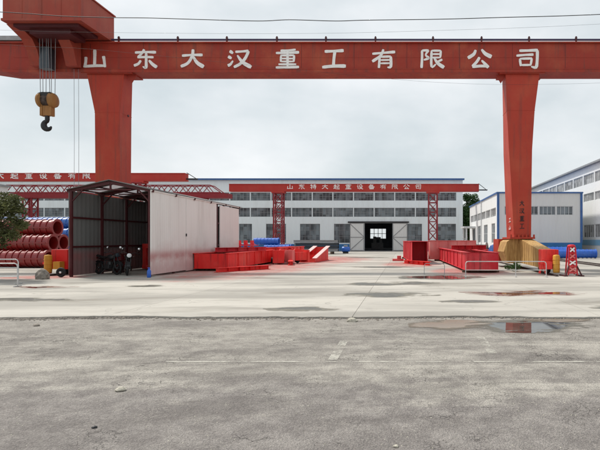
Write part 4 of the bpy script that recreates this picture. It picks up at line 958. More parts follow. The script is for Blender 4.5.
def motorcycle(label, loc, rz, tank):
    t = thing('motorcycle', label, 'motorcycle', (0, 0, 0), 'motorcycles parked in the shed')
    for x in (-0.65, 0.65):
        w = MB(); ring = [[(x + (0.25 + 0.05 * math.cos(b)) * math.cos(a), 0.05 * math.sin(b), 0.30 + (0.25 + 0.05 * math.cos(b)) * math.sin(a)) for b in [2 * math.pi * j / 8 for j in range(8)]] for a in [2 * math.pi * i / 24 for i in range(24)]]
        w.loft(ring + [ring[0]], False, True); wo = w.build('wheel', 'black_rubber', t)
        r = MB(); r.lathe([(-0.02, 0.20), (-0.02, 0.23), (0.02, 0.23), (0.02, 0.20), (-0.02, 0.20)], (x, 0, 0.30), 'y', 24); r.lathe([(-0.06, 0), (-0.06, 0.05), (0.06, 0.05), (0.06, 0)], (x, 0, 0.30), 'y', 12)
        for k in range(6): r.bar((x, 0, 0.30), (x + 0.21 * math.cos(k * 1.047), 0, 0.30 + 0.21 * math.sin(k * 1.047)), 0.018)
        r.build('rim', 'dull_metal', wo)
    f = MB()
    for sy in (-0.09, 0.09): f.tube([(0.65, sy, 0.30), (0.50, sy, 0.70), (0.42, sy * 0.6, 0.92)], 0.022, 8)
    f.build('fork', 'dull_metal', t)
    f = MB(); f.tube([(0.42, 0, 0.84), (0.15, 0, 0.66), (-0.25, 0, 0.66), (-0.75, 0, 0.74)], 0.03, 8); f.tube([(0.40, 0, 0.78), (0.22, 0, 0.34), (-0.2, 0, 0.30), (-0.65, 0, 0.30)], 0.026, 8); f.tube([(-0.25, 0, 0.66), (-0.2, 0, 0.30)], 0.026, 8)
    f.build('frame', 'dark', t)
    e = MB(); e.box(-0.14, 0.20, -0.13, 0.13, 0.26, 0.46); e.lathe([(0.44, 0.11), (0.47, 0.12), (0.5, 0.10), (0.53, 0.12), (0.56, 0.10), (0.60, 0.09), (0.60, 0)], (0.10, 0, 0), 'z', 12); e.build('engine', 'dull_metal', t, 0.02)
    tk = MB(); tk.loft([[(0.36 - 0.50 * s, wd * math.cos(a), 0.80 + hh * math.sin(a)) for a in [2 * math.pi * j / 12 for j in range(12)]] for s, wd, hh in ((0, 0.05, 0.05), (0.15, 0.13, 0.11), (0.5, 0.15, 0.12), (0.85, 0.10, 0.08), (1.0, 0.05, 0.04))], True, True); tk.build('fuel_tank', tank, t)
    st = MB(); st.loft([[(-0.14 - 0.66 * s, wd * math.cos(a), zc + 0.055 * math.sin(a)) for a in [2 * math.pi * j / 10 for j in range(10)]] for s, wd, zc in ((0, 0.08, 0.78), (0.2, 0.13, 0.77), (0.6, 0.13, 0.80), (1.0, 0.09, 0.86))], True, True); st.build('seat', 'black_rubber', t)
    for x, a0, a1, nm in ((0.65, 20, 140, 'mudguard'), (-0.65, 40, 175, 'mudguard')):
        g = MB(); rings = []
        for i in range(9):
            a = R(a0 + (a1 - a0) * i / 8); rings.append([(x + q * math.cos(a), s, 0.30 + q * math.sin(a)) for q, s in ((0.335, -0.07), (0.335, 0.07), (0.325, 0.07), (0.325, -0.07))])
        g.loft(rings); g.build(nm, tank, t)
    h = MB(); h.tube([(0.28, -0.36, 0.99), (0.38, -0.22, 1.04), (0.42, -0.06, 0.97), (0.42, 0.06, 0.97), (0.38, 0.22, 1.04), (0.28, 0.36, 0.99)], 0.014, 8); h.build('handlebar', 'dull_metal', t)
    for s in (-1, 1):
        g = MB(); g.tube([(0.28, s * 0.36, 0.99), (0.22, s * 0.42, 0.97)], 0.02, 8); g.build('grip', 'black_rubber', t)
        mr = MB(); mr.tube([(0.35, s * 0.28, 1.02), (0.38, s * 0.36, 1.18)], 0.007, 6); mo = mr.build('mirror_stem', 'dark', t)
        mm = MB(); mm.lathe([(0, 0.0), (0, 0.055), (-0.02, 0.06), (-0.035, 0.03), (-0.035, 0)], (0.40, s * 0.37, 1.22), 'x', 14); mm.build('mirror', 'chrome', mo)
        ind = MB(); ind.lathe([(0, 0), (0.02, 0.03), (0.06, 0.03), (0.075, 0)], (0.46, s * 0.17, 0.86), 'x', 10); ind.build('indicator', 'scrap', t)
    hl = MB(); hl.lathe([(0.46, 0.0), (0.46, 0.06), (0.54, 0.10), (0.575, 0.10)], (0, 0, 0.90), 'x', 18); ho_ = hl.build('headlight', 'dark', t)
    ln = MB(); ln.lathe([(0.572, 0.095), (0.585, 0.07), (0.592, 0.0)], (0, 0, 0.90), 'x', 18); ln.build('lens', 'lens' if 'bright headlight' in label else 'cabinet', ho_)
    ex = MB(); ex.tube([(0.20, 0.12, 0.40), (0.24, 0.14, 0.22), (-0.1, 0.16, 0.20), (-0.9, 0.18, 0.32)], [0.02, 0.02, 0.03, 0.045], 10); ex.build('exhaust', 'dull_metal', t)
    tl = MB(); tl.box(-0.92, -0.86, -0.06, 0.06, 0.72, 0.79); tl.build('tail_light', 'bike_red', t)
    sd = MB(); sd.bar((-0.05, -0.1, 0.26), (-0.12, -0.26, 0.0), 0.025); sd.build('side_stand', 'dark', t)
    t.location = loc; t.rotation_euler = (R(-6), 0, rz)
    return t
motorcycle('black motorcycle on the left inside the shed mouth', (-13.75, 23.1, 0.012), R(-25), 'dark')
motorcycle('dark motorcycle with bright headlight in the middle of the shed mouth', (-12.75, 22.9, 0.012), R(-60), 'dark')
motorcycle('dark red motorcycle nearest the white right wall of the shed', (-11.85, 23.7, 0.012), R(-60), 'bike_red')
bt = thing('gas_bottle', 'small blue gas bottle at the front corner of the shed wall', 'gas bottle', (-10.88, 21.25, 0))
MB().lathe([(0.0, 0.0), (0.0, 0.07), (0.02, 0.08), (0.28, 0.08), (0.34, 0.05), (0.37, 0.03), (0.37, 0.0)], (-10.88, 21.25, 0.002), 'z', 16).build('cylinder', 'bright_blue', bt)
MB().lathe([(0.37, 0.02), (0.43, 0.02), (0.43, 0)], (-10.88, 21.25, 0.002), 'z', 10).box(-10.93, -10.83, 21.23, 21.27, 0.40, 0.43).build('valve', 'bright_blue', bt)

# ------------------------------------------------------------------ red girders lying in the yard
def girder(label, loc, rz, W_, H_, L_, mat='fresh_red', open_top=False, ribs=6, mat_in='timber', group=None, mat_top=None, open_end=False, cat='girder', blocks=True):
    """box girder lying along local +Y from its near end at y = 0, x centred"""
    t = thing('steel_girder', label, cat, (0, 0, 0), group)
    w = W_ / 2; b = 0.12 if blocks else 0.0; th = 0.03
    MB().box(-w + 0.05, -w + 0.05 + th, 0, L_, b + 0.03, b + H_ - 0.03).build('web', mat, t)
    MB().box(w - 0.05 - th, w - 0.05, 0, L_, b + 0.03, b + H_ - 0.03).build('web', mat, t)
    MB().box(-w, w, -0.02, L_ + 0.02, b, b + 0.03).build('bottom_flange', mat, t)
    if open_top:
        MB().box(-w - 0.02, -w + 0.22, -0.02, L_ + 0.02, b + H_ - 0.03, b + H_).build('top_flange', mat_top or mat, t)
        MB().box(w - 0.22, w + 0.02, -0.02, L_ + 0.02, b + H_ - 0.03, b + H_).build('top_flange', mat_top or mat, t)
        MB().box(-w + 0.085, w - 0.085, 0.1, L_ - 0.1, b + H_ * 0.62, b + H_ * 0.66).build('inner_plate', mat_in, t)
    else:
        MB().box(-w, w, -0.02, L_ + 0.02, b + H_ - 0.03, b + H_).build('top_flange', mat_top or mat, t)
    n = ribs
    for i in range(n + 1):
        yy = 0.02 + (L_ - 0.08) * i / n
        if not (open_end and i == 0):
            MB().box(-w + 0.081, w - 0.081, yy, yy + 0.02, b + 0.031, b + H_ * (0.97 if not open_top or i in (0, n) else 0.85) - 0.01).build('diaphragm', mat, t)
        for s in (-1, 1):
            if 0 < i < n: MB().box(min(s * (w - 0.05), s * (w - 0.005)), max(s * (w - 0.05), s * (w - 0.005)), yy, yy + 0.02, b + 0.032, b + H_ - 0.032).build('stiffener', mat, t)
    if blocks:
        for yy in (0.5, L_ / 2, L_ - 0.8): MB().box(-w - 0.1, w + 0.1, yy, yy + 0.18, 0.006, b - 0.001).build('timber_block', 'timber', t)
    t.location = loc; t.rotation_euler.z = rz
    return t
# left group
girder('wide bright red girder with blank end plate beside the shed wall', (-10.0, 25.8, 0), R(0), 1.85, 0.80, 9.0, 'fresh_red', True, 6)
girder('bright red girder further along the shed behind the wide one', (-9.35, 35.2, 0), R(-1), 1.1, 0.95, 8.0, 'fresh_red', True, 6)
wg = thing('tapered_leg_section', 'wedge shaped red leg section with two pale top flanges, right end of left pile', 'crane leg', (0, 0, 0))
def wz(y): return 0.28 + 0.80 * y / 4.6
for sx in (-1, 1):
    a, b = sorted((sx * 0.50, sx * 0.54))
    MB().prism([(0, 0.04), (4.6, 0.04), (4.6, wz(4.6)), (0, wz(0))], a, b, 'x').build('web', 'fresh_red', wg)
    a, b = sorted((sx * 0.36, sx * 0.68))
    MB().prism([(-0.05, wz(0) + 0.002), (4.65, wz(4.6) + 0.012), (4.65, wz(4.6) + 0.05), (-0.05, wz(0) + 0.04)], a, b, 'x').build('top_flange', 'pale_flange', wg)
for yy in (0.0, 1.5, 3.0, 4.56): MB().box(-0.497, 0.497, yy, yy + 0.03, 0.045, wz(yy) - 0.03).build('diaphragm', 'fresh_red', wg)
MB().box(-0.6, 0.6, -0.02, 4.62, 0.006, 0.038).build('bottom_flange', 'fresh_red', wg)
wg.location = (-6.95, 35.6, 0); wg.rotation_euler.z = R(-3)
def carriage(label, loc, rz, mat='fresh_red', ln=1.7):
    t = thing('end_carriage', label, 'crane carriage', (0, 0, 0), 'red crane carriages')
    MB().box(-0.28, 0.28, 0, ln, 0.22, 0.78).build('beam', mat, t, 0.01)
    MB().box(-0.36, 0.36, -0.05, 0.18, 0.10, 0.92).build('end_plate', 'pink_red' if 'pale end' in label else mat, t)
    MB().box(-0.36, 0.36, ln - 0.13, ln + 0.05, 0.10, 0.92).build('end_plate', mat, t)
    for yy in (0.4, ln - 0.4): MB().lathe([(-0.06, 0), (-0.06, 0.21), (0.06, 0.21), (0.06, 0.25), (0.09, 0.25), (0.09, 0)], (-0.44, yy, 0.252), 'x', 18).build('rail_wheel', 'dark', t)
    MB().prism([(0.2, 0.785), (ln - 0.2, 0.785), (ln * 0.5 + 0.2, 1.0), (ln * 0.5 - 0.2, 1.0)], -0.02, 0.02, 'x').build('lifting_lug', mat, t)
    t.location = loc; t.rotation_euler.z = rz
carriage('red crane carriage standing at the corner of the wide red girder', (-8.25, 32.6, 0), R(8), ln=2.4)
carriage('red crane carriage with pale end plate before the short red girder', (-7.75, 33.4, 0), R(-35), ln=1.5)
carriage('red crane carriage furthest back between the two long girders', (-8.4, 37.5, 0), R(20), ln=1.5)
def i_beam(label, loc, rz, L_, H_, W_, mat, tilt=0.0, z=0.006):
    t = thing('steel_beam', label, 'steel beam', (0, 0, 0), 'loose red steel beams')
    MB().box(-W_ / 2, W_ / 2, 0, L_, 0, 0.02).build('bottom_flange', mat, t)
    MB().box(-W_ / 2, W_ / 2, 0, L_, H_ - 0.02, H_).build('top_flange', mat, t)
    MB().box(-0.012, 0.012, 0.003, L_ - 0.003, 0.021, H_ - 0.021).build('web', mat, t)
    for k in range(1, 5): MB().box(-W_ / 2 + 0.02, W_ / 2 - 0.02, L_ * k / 5, L_ * k / 5 + 0.015, 0.022, H_ - 0.022).build('stiffener', mat, t)
    t.location = (loc[0], loc[1], z); t.rotation_euler = (tilt, 0, rz)
i_beam('low red steel beam on the concrete in front of the left pile corner', (-9.3, 24.6, 0), R(-32), 3.4, 0.22, 0.3, 'fresh_red')
i_beam('red steel beam laid slantwise across the top of the wide girder', (-10.7, 28.2, 0), R(-28), 4.0, 0.24, 0.26, 'primer_red', z=0.925)
i_beam('slim red beam lying right of the crane carriages', (-7.2, 31.4, 0), R(12), 4.0, 0.26, 0.3, 'fresh_red')
i_beam('red steel beam lying across the long low girder on the right', (2.9, 31.2, 0), R(-72), 2.4, 0.26, 0.3, 'primer_red', z=1.006)
i_beam('red beam on the concrete in front of the tall girder end', (1.55, 31.2, 0), R(28), 3.4, 0.24, 0.26, 'fresh_red')
# right group
girder('tall dark red box girder standing end-on, left of the right pile', (0.98, 33.0, 0), R(3.2), 1.15, 1.40, 11, 'primer_red', False, 7, open_end=True)
girder('long low red girder pointing at the camera behind the white barrier', (3.76, 24.2, 0), R(1.5), 1.62, 0.88, 20, 'primer_red', True, 12)
girder('red girder tinted pink as if lit, lying crosswise behind the long one', (1.85, 38.5, 0), R(-84), 0.9, 1.45, 3.6, 'pink_red', False, 5)
girder('red girder end half hidden at the right of the long one', (5.05, 33.0, 0), R(-2), 0.95, 0.85, 7, 'primer_red', True, 4)
pl = thing('steel_offcut', 'small red steel offcut lying on the concrete left of the tall girder', 'steel scrap', (-0.55, 38.5, 0))
MB().box(-0.95, -0.1, 37.9, 38.5, 0.006, 0.16).box(-0.6, -0.3, 38.0, 38.4, 0.16, 0.4).build('plate', 'primer_red', pl)
hp = thing('scrap_machine', 'dark winch drum lying behind the right red girders', 'winch', (6.0, 39.5, 0))
MB().lathe([(-0.5, 0), (-0.5, 0.62), (-0.42, 0.62), (-0.42, 0.45), (0.42, 0.45), (0.42, 0.62), (0.5, 0.62), (0.5, 0)], (6.0, 39.5, 0.80), 'x', 22).build('drum', 'scrap', hp)
MB().box(5.3, 6.7, 39.0, 40.0, 0.01, 0.2).box(5.35, 5.45, 39.2, 39.8, 0.2, 1.0).box(6.55, 6.65, 39.2, 39.8, 0.2, 1.0).build('base_frame', 'primer_red', hp)
tb = thing('tarpaulin', 'crumpled blue tarpaulin over goods behind the right red girders', 'tarpaulin', (7.0, 38.5, 0))
r = random.Random(5); rings = []
for hh, q in ((0, 1.0), (0.35, 0.98), (0.8, 0.85), (1.15, 0.6), (1.28, 0.2)):
    rings.append([(7.0 + 0.7 * q * math.cos(a) * r.uniform(0.85, 1.1), 38.5 + 0.6 * q * math.sin(a) * r.uniform(0.85, 1.1), hh + r.uniform(-0.05, 0.05) * (hh > 0)) for a in [2 * math.pi * j / 14 for j in range(14)]])
MB().loft(rings).build('sheet', 'tarp_blue', tb)

# ------------------------------------------------------------------ ribbed pipe moulds
_mould = {}
def mould(label, cx1, y, z, L_, rad, mat, group):
    """steel mould lying along X with its open end at x = cx1"""
    key = (L_, rad, mat)
    if key not in _mould:
        p = MB(); n = int(L_ / 0.36); prof = []
        for i in range(n):
            a = -L_ + L_ * i / n; s = L_ / n
            prof += [(a, rad * 0.90), (a + s * 0.80, rad * 0.90), (a + s * 0.80, rad * 0.985), (a + s * 0.98, rad * 0.985), (a + s * 0.98, rad * 0.90)]
        p.lathe(prof, (0, 0, 0), 'x', 24, False)
        body = p.data('shell', mat)
        e = MB(); e.lathe([(-0.10, rad * 0.78), (-0.10, rad), (0.0, rad), (0.0, rad * 0.74), (-L_ * 0.9, rad * 0.74), (-L_ * 0.9, 0)], (0, 0, 0), 'x', 24, False)
        ring = e.data('end_ring', mat, fix=False)
        b = MB()
        for k in range(2):
            s = 1 if k else -1; b.box(-L_ + 0.1, -0.12, s * rad * 0.90, s * rad * 0.985, -0.04, 0.04)
        seam = b.data('seam_flange', mat)
        _mould[key] = (body, ring, seam)
    t = thing('pipe_mould', label, 'pipe mould', (cx1, y, z), group)
    for nm, d in zip(('shell', 'end_ring', 'seam_flange'), _mould[key]): link(nm, d, t)
    return t
ROW = {0: 'bottom', 1: 'middle', 2: 'top'}
D = 1.03
for row, n in ((0, 3), (1, 2), (2, 1)):
    for i in range(n):
        y = 28.75 + D * (i + row * 0.5); z = D / 2 + 0.02 + row * D * 0.875
        w = 'only pipe in the top row' if n == 1 else ('front' if i == 0 else 'rear' if i == n - 1 else 'second') + ' pipe of the ' + ROW[row] + ' row'
        mould('dark red ribbed pipe mould, ' + w + ' at left', -20.45 - 0.12 * row - 0.1 * i, y, z, 9.0, D / 2, 'mould_red', 'stacked dark red pipe moulds')
D = 0.9
RW = ['bottom', 'second', 'third', 'top']
for row, n in ((0, 5), (1, 4), (2, 3), (3, 2)):
    for i in range(n):
        if row < 2 and i > 1: continue
        y = 35.0 + D * (i + row * 0.5); z = D / 2 + 0.02 + row * D * 0.87
        mould('blue ribbed pipe mould, %s of the %s row behind the dark red pipes' % (['front', 'second', 'third'][i], RW[row]), -23.3 - 0.1 * i, y, z, 9.0, D / 2, 'mould_blue', 'stacked blue pipe moulds')
D = 0.80
for nm, x1, row, i in (('lower front', -12.0, 0, 0), ('lower rear', -12.0, 0, 1), ('upper', -13.2, 1, 0)):
    mould('short bright blue pipe mould in the centre stack, ' + nm + ' one', x1, 52.0 + D * (i + row * 0.5), D / 2 + 0.35 + row * D * 0.87, 2.6, D / 2, 'bright_blue', 'short blue pipe moulds')
cr_ = thing('pallet', 'dark low skid carrying the short blue pipe moulds', 'skid', (-13.4, 52.4, 0))
for xx in (-15.3, -14.2, -13.1, -12.3): MB().box(xx, xx + 0.15, 51.4, 53.4, 0.01, 0.345).build('bearer', 'timber', cr_)
# blue pipes at the right
for i, (x1, y, r_, lb_) in enumerate(((16.4, 43.0, 0.40, 'long bright blue pipe lying in front of the low workshop, front one'), (14.6, 44.2, 0.50, 'thick bright blue pipe lying against the low workshop wall'))):
    t = mould(lb_, x1, y, r_ + 0.02, 6.5 if i == 0 else 6.0, r_, 'bright_blue', 'blue pipes at the low workshop')

# ------------------------------------------------------------------ stacks of small parts in the middle distance
sp = thing('bracket_stack', 'stack of small bright red steel brackets behind the shed end', 'steel stack', (-15.8, 48, 0))
r = random.Random(8)
for i in range(4):
    for j in range(3):
        x = -16.6 + 0.62 * i; z = 0.02 + j * 0.52
        m = MB(); m.box(x, x + 0.06, 47.6, 48.6, z, z + 0.5); m.box(x + 0.06, x + 0.5, 47.6, 48.6, z, z + 0.06); m.bar((x + 0.03, 47.7, z + 0.48), (x + 0.48, 47.7, z + 0.06), 0.05)
        m.build('bracket', 'fresh_red', sp)
for i, (x, y, s, lb_) in enumerate(((-14.3, 48.0, 0.35, 'white sack left of the short blue pipe moulds'), (-13.6, 48.6, 0.30, 'pale bundle close to the short blue pipe moulds'))):
    rr = random.Random(i); rings = []
    for hh, q in ((0, 0.9), (0.3, 1.05), (0.75, 0.95), (1.05, 0.55), (1.15, 0.15)):
        rings.append([(x + s * q * math.cos(a) * rr.uniform(0.9, 1.1), y + s * q * math.sin(a) * rr.uniform(0.9, 1.1), 0.005 + hh * s * 1.4) for a in [2 * math.pi * j / 12 for j in range(12)]])
    tag(MB().loft(rings, True, True).build('sack', 'frame_white', org=(x, y, 0)), lb_, 'sack')
bs = thing('beam_stack', 'dark grey stack of steel beams before the hall windows', 'steel stack', (-10.2, 57, 0))
for i in range(4):
    for j in range(4):
        y = 56.4 + 0.36 * i; z = 0.30 + 0.33 * j; x0 = -12.6 + 0.12 * ((i + j) % 3); x1 = -7.6 - 0.2 * ((i * j) % 3)
        m = MB(); m.box(x0, x1, y, y + 0.3, z, z + 0.03); m.box(x0, x1, y, y + 0.3, z + 0.27, z + 0.30); m.box(x0, x1, y + 0.135, y + 0.165, z + 0.03, z + 0.27)
        m.build('beam', 'cabinet' if (i + j) % 3 else 'grey_steel', bs)
for xx in (-12.0, -10.2, -8.4): MB().box(xx, xx + 0.2, 56.2, 58.0, 0.006, 0.297).build('bearer', 'timber', bs)
mtr = thing('electric_motor', 'blue electric motor on the concrete left of the hall door', 'motor', (-7.0, 59, 0))
MB().lathe([(-0.45, 0), (-0.45, 0.25), (-0.38, 0.33), (0.3, 0.33), (0.35, 0.27), (0.5, 0.27), (0.5, 0)], (-7.0, 59, 0.5), 'x', 18).build('casing', 'bright_blue', mtr)
MB().box(-7.3, -6.7, 58.7, 59.3, 0.01, 0.22).build('foot', 'dark', mtr)
MB().box(-7.2, -6.8, 58.85, 59.15, 0.80, 1.0).build('terminal_box', 'grey_steel', mtr)

# ------------------------------------------------------------------ barriers
def barrier(label, pts, h, rails, mat='galv', rad=0.019, round_=0.1):
    """tube barrier: pts are post positions on the ground"""
    t = thing('barrier', label, 'barrier', (pts[0][0], pts[0][1], 0))
    p0, p1 = Vector((*pts[0], 0)), Vector((*pts[-1], 0)); d = (p1 - p0).normalized()
    top = [p0 + Vector((0, 0, 0.006)), p0 + Vector((0, 0, h - round_)), p0 + d * round_ * 0.3 + Vector((0, 0, h - round_ * 0.3)), p0 + d * round_ + Vector((0, 0, h)), p1 - d * round_ + Vector((0, 0, h)), p1 - d * round_ * 0.3 + Vector((0, 0, h - round_ * 0.3)), p1 + Vector((0, 0, h - round_)), p1 + Vector((0, 0, 0.006))]
    MB().tube(top, rad, 10).build('hoop', mat, t)
    for z in rails: MB().tube([p0 + Vector((0, 0, z)), p1 + Vector((0, 0, z))], rad * 0.85, 8).build('rail', mat, t)
    for q in pts[1:-1]: MB().tube([(q[0], q[1], 0.006), (q[0], q[1], h)], rad * 0.85, 8).build('post', mat, t)
    for q in pts: MB().tube([(q[0], q[1] - 0.18, 0.025), (q[0], q[1] + 0.18, 0.025)], rad, 8).build('foot', mat, t)
    return t
barrier('white tube barrier in front of the right crane foot', [(2.62, 21.6), (4.78, 21.6), (6.1, 21.6)], 0.67, [0.30])
barrier('thin low grey barrier left of the white tube barrier', [(0.9, 23.4), (1.85, 23.4)], 0.50, [0.25], 'grey_steel', 0.014)
barrier('pale tube barrier at the left edge, rear one', [(-17.0, 18.2), (-15.6, 18.2), (-14.0, 18.1)], 0.90, [0.30, 0.60])
barrier('pale tube barrier at the left edge, nearer one with a rounded end', [(-16.6, 17.0), (-15.0, 17.05), (-13.25, 17.1)], 0.80, [0.35])
cl = thing('cloth', 'dark blue cloth hung over the pale barrier at the left edge', 'cloth', (-15.8, 18.2, 0.5))
m = MB(); r = random.Random(2)
for s, zz in ((-1, 0.52), (1, 0.60)):
    rings = []
    for i in range(13):
        x = -16.6 + 1.55 * i / 12; off = 0.03 + 0.02 * math.sin(i * 1.7)
        rings.append([(x, 18.185 + s * off, zz + 0.03 * math.sin(i * 2.1)), (x, 18.185 + s * 0.028, 0.92), (x, 18.185 + s * 0.020, 0.92), (x, 18.185 + s * (off - 0.01), zz + 0.03 * math.sin(i * 2.1))])
    m.loft(rings)
m.build('sheet', 'tarp_blue', cl)
# lattice stand right of the crane foot
ls = thing('lattice_stand', 'narrow red and white steel stand right of the crane foot', 'steel stand', (7.3, 22.2, 0))
cx, cy = 7.42, 22.3
m = MB()
for sx in (-1, 1):
    for sy in (-1, 1): m.bar((cx + sx * 0.20, cy + sy * 0.20, 0.05), (cx + sx * 0.13, cy + sy * 0.12, 1.28), 0.055)
m.build('frame', 'primer_red', ls)
for k in range(4):
    z0 = 0.18 + 0.29 * k; wd = 0.19 - 0.017 * k
    b = MB(); b.box(cx - wd, cx + wd, cy - wd - 0.05, cy - wd + 0.01, z0 - 0.06, z0 + 0.01); b.build('crossbar', 'primer_red', ls)
    q = MB(); q.bar((cx - wd + 0.03, cy - wd - 0.02, z0 + 0.03), (cx + wd - 0.05, cy - wd + 0.0, z0 + 0.21), 0.03, 0.06); q.build('white_strip', 'letter_white' if k % 2 else 'pink_red', ls)
    q = MB(); q.bar((cx + wd - 0.03, cy - wd + 0.02, z0 + 0.03), (cx - wd + 0.05, cy - wd + 0.04, z0 + 0.21), 0.03, 0.06); q.build('white_strip', 'letter_white' if k % 2 else 'pink_red', ls)
    q = MB(); q.box(cx - wd + 0.02, cx + wd - 0.02, cy - 0.02, cy + 0.02, z0, z0 + 0.24); q.build('plate', 'primer_red', ls)
MB().lathe([(1.27, 0.0), (1.27, 0.16), (1.31, 0.18), (1.37, 0.16), (1.40, 0.08), (1.40, 0)], (cx, cy, 0), 'z', 18).build('cap', 'primer_red', ls)
for sx in (-1, 1):
    MB().bar((cx + sx * 0.18, cy - 0.2, 0.45), (cx + sx * 0.36, cy - 0.3, 0.03), 0.06).build('brace', 'maroon', ls)
    MB().box(cx + sx * 0.36 - 0.08, cx + sx * 0.36 + 0.08, cy - 0.4, cy + 0.3, 0.006, 0.05).build('foot', 'maroon', ls)
# rock and hose reel near the left crane foot
rings = []; rr = random.Random(21)
for hh, q in ((0, 0.95), (0.25, 1.05), (0.55, 0.85), (0.8, 0.55), (0.92, 0.2)):
    rings.append([(-14.8 + 0.26 * q * math.cos(a) * rr.uniform(0.85, 1.15), 20.4 + 0.25 * q * math.sin(a) * rr.uniform(0.85, 1.15), 0.003 + 0.46 * hh) for a in [2 * math.pi * j / 11 for j in range(11)]])
tag(MB().loft(rings).build('boulder', 'rubble', org=(-14.8, 20.4, 0)), 'grey boulder chocking the ground beside the left yellow crane motor', 'boulder')
hw = thing('cart_wheel', 'black rubber wheel leaning by the left crane foot with a white hub', 'wheel', (-14.72, 21.4, 0))
ring = [[(-14.72 + (0.15 + 0.06 * math.cos(b)) * math.cos(a), 21.4 + 0.06 * math.sin(b), 0.215 + (0.15 + 0.06 * math.cos(b)) * math.sin(a)) for b in [2 * math.pi * j / 8 for j in range(8)]] for a in [2 * math.pi * i / 22 for i in range(22)]]
MB().loft(ring + [ring[0]], False, True).build('tyre', 'black_rubber', hw)
MB().lathe([(-0.05, 0), (-0.05, 0.07), (-0.02, 0.11), (0.03, 0.11), (0.03, 0)], (-14.72, 21.4, 0.215), 'y', 16).build('hub', 'dark', hw)
MB().lathe([(-0.065, 0), (-0.065, 0.045), (-0.051, 0.045)], (-14.72, 21.4, 0.215), 'y', 12).build('hub_cap', 'letter_white', hw)
# black wheel by the white hall at the right edge
wh = thing('trailer', 'flat trailer with black wheel just entering the right edge before the white hall', 'trailer', (18.0, 42.0, 0))
MB().box(16.75, 17.9, 40.2, 41.8, 0.72, 0.86).build('bed', 'grey_steel', wh)
for yy in (40.7,):
    ring = [[(17.05 + 0.1 * math.sin(b), yy + (0.26 + 0.1 * math.cos(b)) * math.cos(a), 0.37 + (0.26 + 0.1 * math.cos(b)) * math.sin(a)) for b in [2 * math.pi * j / 8 for j in range(8)]] for a in [2 * math.pi * i / 22 for i in range(22)]]
    w_ = MB().loft(ring + [ring[0]], False, True).build('wheel', 'black_rubber', wh)
    MB().lathe([(-0.08, 0), (-0.08, 0.16), (0.08, 0.16), (0.08, 0)], (17.05, yy, 0.37), 'x', 14).build('rim', 'grey_steel', w_)
MB().box(16.72, 16.80, 40.3, 40.4, 0.0, 1.2).build('stake', 'frame_white', wh)

# ------------------------------------------------------------------ overhead cables
def cable(label, pts, Y, rad):
    P = []
    for i in range(len(pts) - 1):
        for j in range(8):
            t = j / 8; p = [pts[max(i - 1, 0)], pts[i], pts[i + 1], pts[min(i + 2, len(pts) - 1)]]
            P.append(tuple(0.5 * (2 * p[1][q] + (p[2][q] - p[0][q]) * t + (2 * p[0][q] - 5 * p[1][q] + 4 * p[2][q] - p[3][q]) * t * t + (3 * p[1][q] - p[0][q] - 3 * p[2][q] + p[3][q]) * t ** 3) for q in range(2)))
    P.append(pts[-1])
    V = [((x - 405) * Y / 500, Y, 1.6 + (240 - y) * Y / 500) for x, y in P]
    tag(MB().tube(V, rad, 6).build('overhead_cable', 'cable', org=V[0]), label, 'cable')
cable('thick black overhead cable sagging above the crane girder', [(-600, -25), (-200, 2), (0, 12), (60, 16), (108, 17.5), (150, 18), (200, 19.5), (258, 21), (290, 19.8), (335, 21), (365, 20.2), (440, 19.2), (500, 17.5), (600, 14.4), (800, 4), (1100, -20)], 14.0, 0.010)
cable('thin faint overhead wire just above the crane girder', [(-600, -10), (-200, 20), (0, 30), (150, 33), (300, 33.5), (420, 31), (600, 24), (900, 4)], 15.0, 0.0025)
cable('thin wire crossing in front of the hoist trolley arms', [(-500, 10), (-100, 40), (0, 44.5), (40, 47), (100, 50), (300, 70), (450, 83), (600, 83), (900, 70)], 20.0, 0.003)

# ------------------------------------------------------------------ trees
def leaf_cloud(clumps, n, size, seed, flat=0.8):
    r = random.Random(seed); v = []; f = []
    tot = sum(c[3] ** 2 for c in clumps)
    for (cx, cy, cz, cr_) in clumps:
        for _ in range(int(n * cr_ ** 2 / tot)):
            d = Vector((r.gauss(0, 1), r.gauss(0, 1), r.gauss(0, 1))).normalized() * cr_ * (r.random() ** 0.45)
            c = Vector((cx, cy, cz)) + Vector((d.x, d.y, d.z * flat))
            a = Vector((r.gauss(0, 1), r.gauss(0, 1), r.gauss(0, 0.6))).normalized(); b = a.cross(Vector((r.gauss(0, 1), r.gauss(0, 1), r.gauss(0, 1)))).normalized()
            s = size * r.uniform(0.6, 1.3); k = len(v)
            v += [tuple(c - a * s), tuple(c + b * s * 0.42 - a * s * 0.1), tuple(c + a * s), tuple(c - b * s * 0.42 - a * s * 0.1)]
            f.append((k, k + 1, k + 2, k + 3))
    m = MB(); m.v = v; m.f = f; m.sm = [False] * len(f); return m
def tree(name, label, base, trunk_h, clumps, n, size, mat, seed, tr=0.09):
    t = thing(name, label, 'tree', base)
    b = Vector(base); m = MB(); top = b + Vector((0.08, 0.05, trunk_h))
    m.tube([b - Vector((0, 0, 0.05)), b + Vector((0.04, 0, trunk_h * 0.5)), top], [tr, tr * 0.8, tr * 0.6], 10); tk = m.build('trunk', 'bark', t)
    for (x, y, z, q) in clumps:
        e = Vector((x, y, z)); mid = top.lerp(e, 0.5) + Vector((0, 0, 0.1 * q))
        MB().tube([top - Vector((0, 0, 0.1)), mid, e], [tr * 0.5, tr * 0.3, tr * 0.1], 6).build('limb', 'bark', tk)
    leaf_cloud(clumps, n, size, seed).build('crown', mat, t, fix=False)
r = random.Random(4); cl_ = []
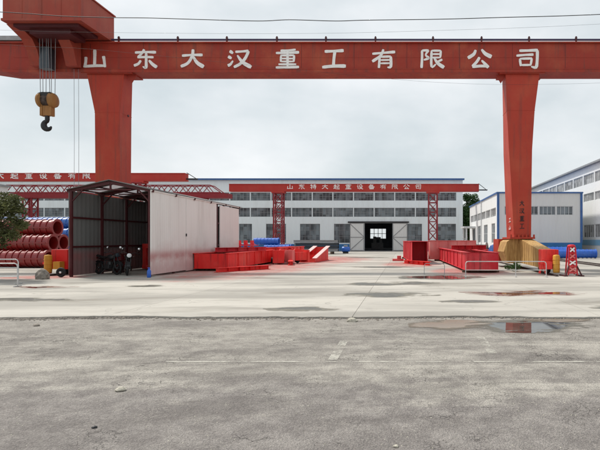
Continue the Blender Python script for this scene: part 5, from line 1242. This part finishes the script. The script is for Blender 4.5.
for k in range(26):
    a = r.uniform(0, 6.28); q = r.uniform(0.1, 1.0) ** 0.6
    cl_.append((-17.0 + 1.75 * q * math.cos(a), 20.0 + 1.5 * q * math.sin(a), 2.55 + 0.85 * r.uniform(-1, 1) * (1.1 - 0.5 * q), r.uniform(0.26, 0.48)))
cl_ += [(-15.3, 19.6, 2.9, 0.32), (-15.2, 19.5, 2.35, 0.30), (-15.6, 19.5, 1.85, 0.30), (-15.0, 19.5, 2.75, 0.22), (-15.25, 19.4, 1.75, 0.3), (-15.7, 19.4, 1.5, 0.34), (-16.2, 19.4, 1.35, 0.36), (-14.95, 19.5, 2.2, 0.25), (-15.3, 19.6, 3.2, 0.25), (-16.0, 19.4, 2.9, 0.4), (-16.2, 19.5, 2.2, 0.4)]
tree('small_tree', 'small dark leafy tree at the left edge in front of the pipe moulds', (-17.2, 20.2, 0), 1.7, cl_, 9000, 0.07, 'leaf_dark', 31)
for i, (x, y, h, w, lb_) in enumerate(((10.2, 80, 8.6, 2.0, 'dark green tree between the far hall and the low workshop, taller one'), (12.6, 84, 8.0, 1.9, 'green tree behind the low workshop roof'), (9.6, 76.5, 6.5, 1.2, 'dark green tree close to the far hall corner, lower one'))):
    r = random.Random(50 + i); c_ = []
    for k in range(22):
        a = r.uniform(0, 6.28); zz = r.uniform(0.28, 1.0); q = r.uniform(0.2, 1.0) * (1.15 - zz * 0.6)
        c_.append((x + w * q * math.cos(a), y + w * q * math.sin(a), h * zz, r.uniform(0.5, 0.9)))
    tree('leafy_tree', lb_, (x, y, 0), h * 0.35, c_, 6000, 0.16, 'leaf_green', 60 + i, 0.16)
# weeds by the crane foot
wd = thing('weed_clump', 'green weeds growing between the long girder and the crane foot', 'weeds', (5.55, 25.2, 0))
leaf_cloud([(5.45, 25.2, 0.22, 0.22), (5.7, 25.5, 0.28, 0.25), (5.3, 25.8, 0.2, 0.2)], 500, 0.05, 77, 0.9).build('leaves', 'leaf_green', wd, fix=False)
m = MB()
for k in range(8): m.tube([(5.5 + 0.03 * k, 25.4, 0.0), (5.3 + 0.07 * k, 25.4 + 0.04 * (k % 3), 0.35)], [0.008, 0.003], 5)
m.build('stems', 'bark', wd)
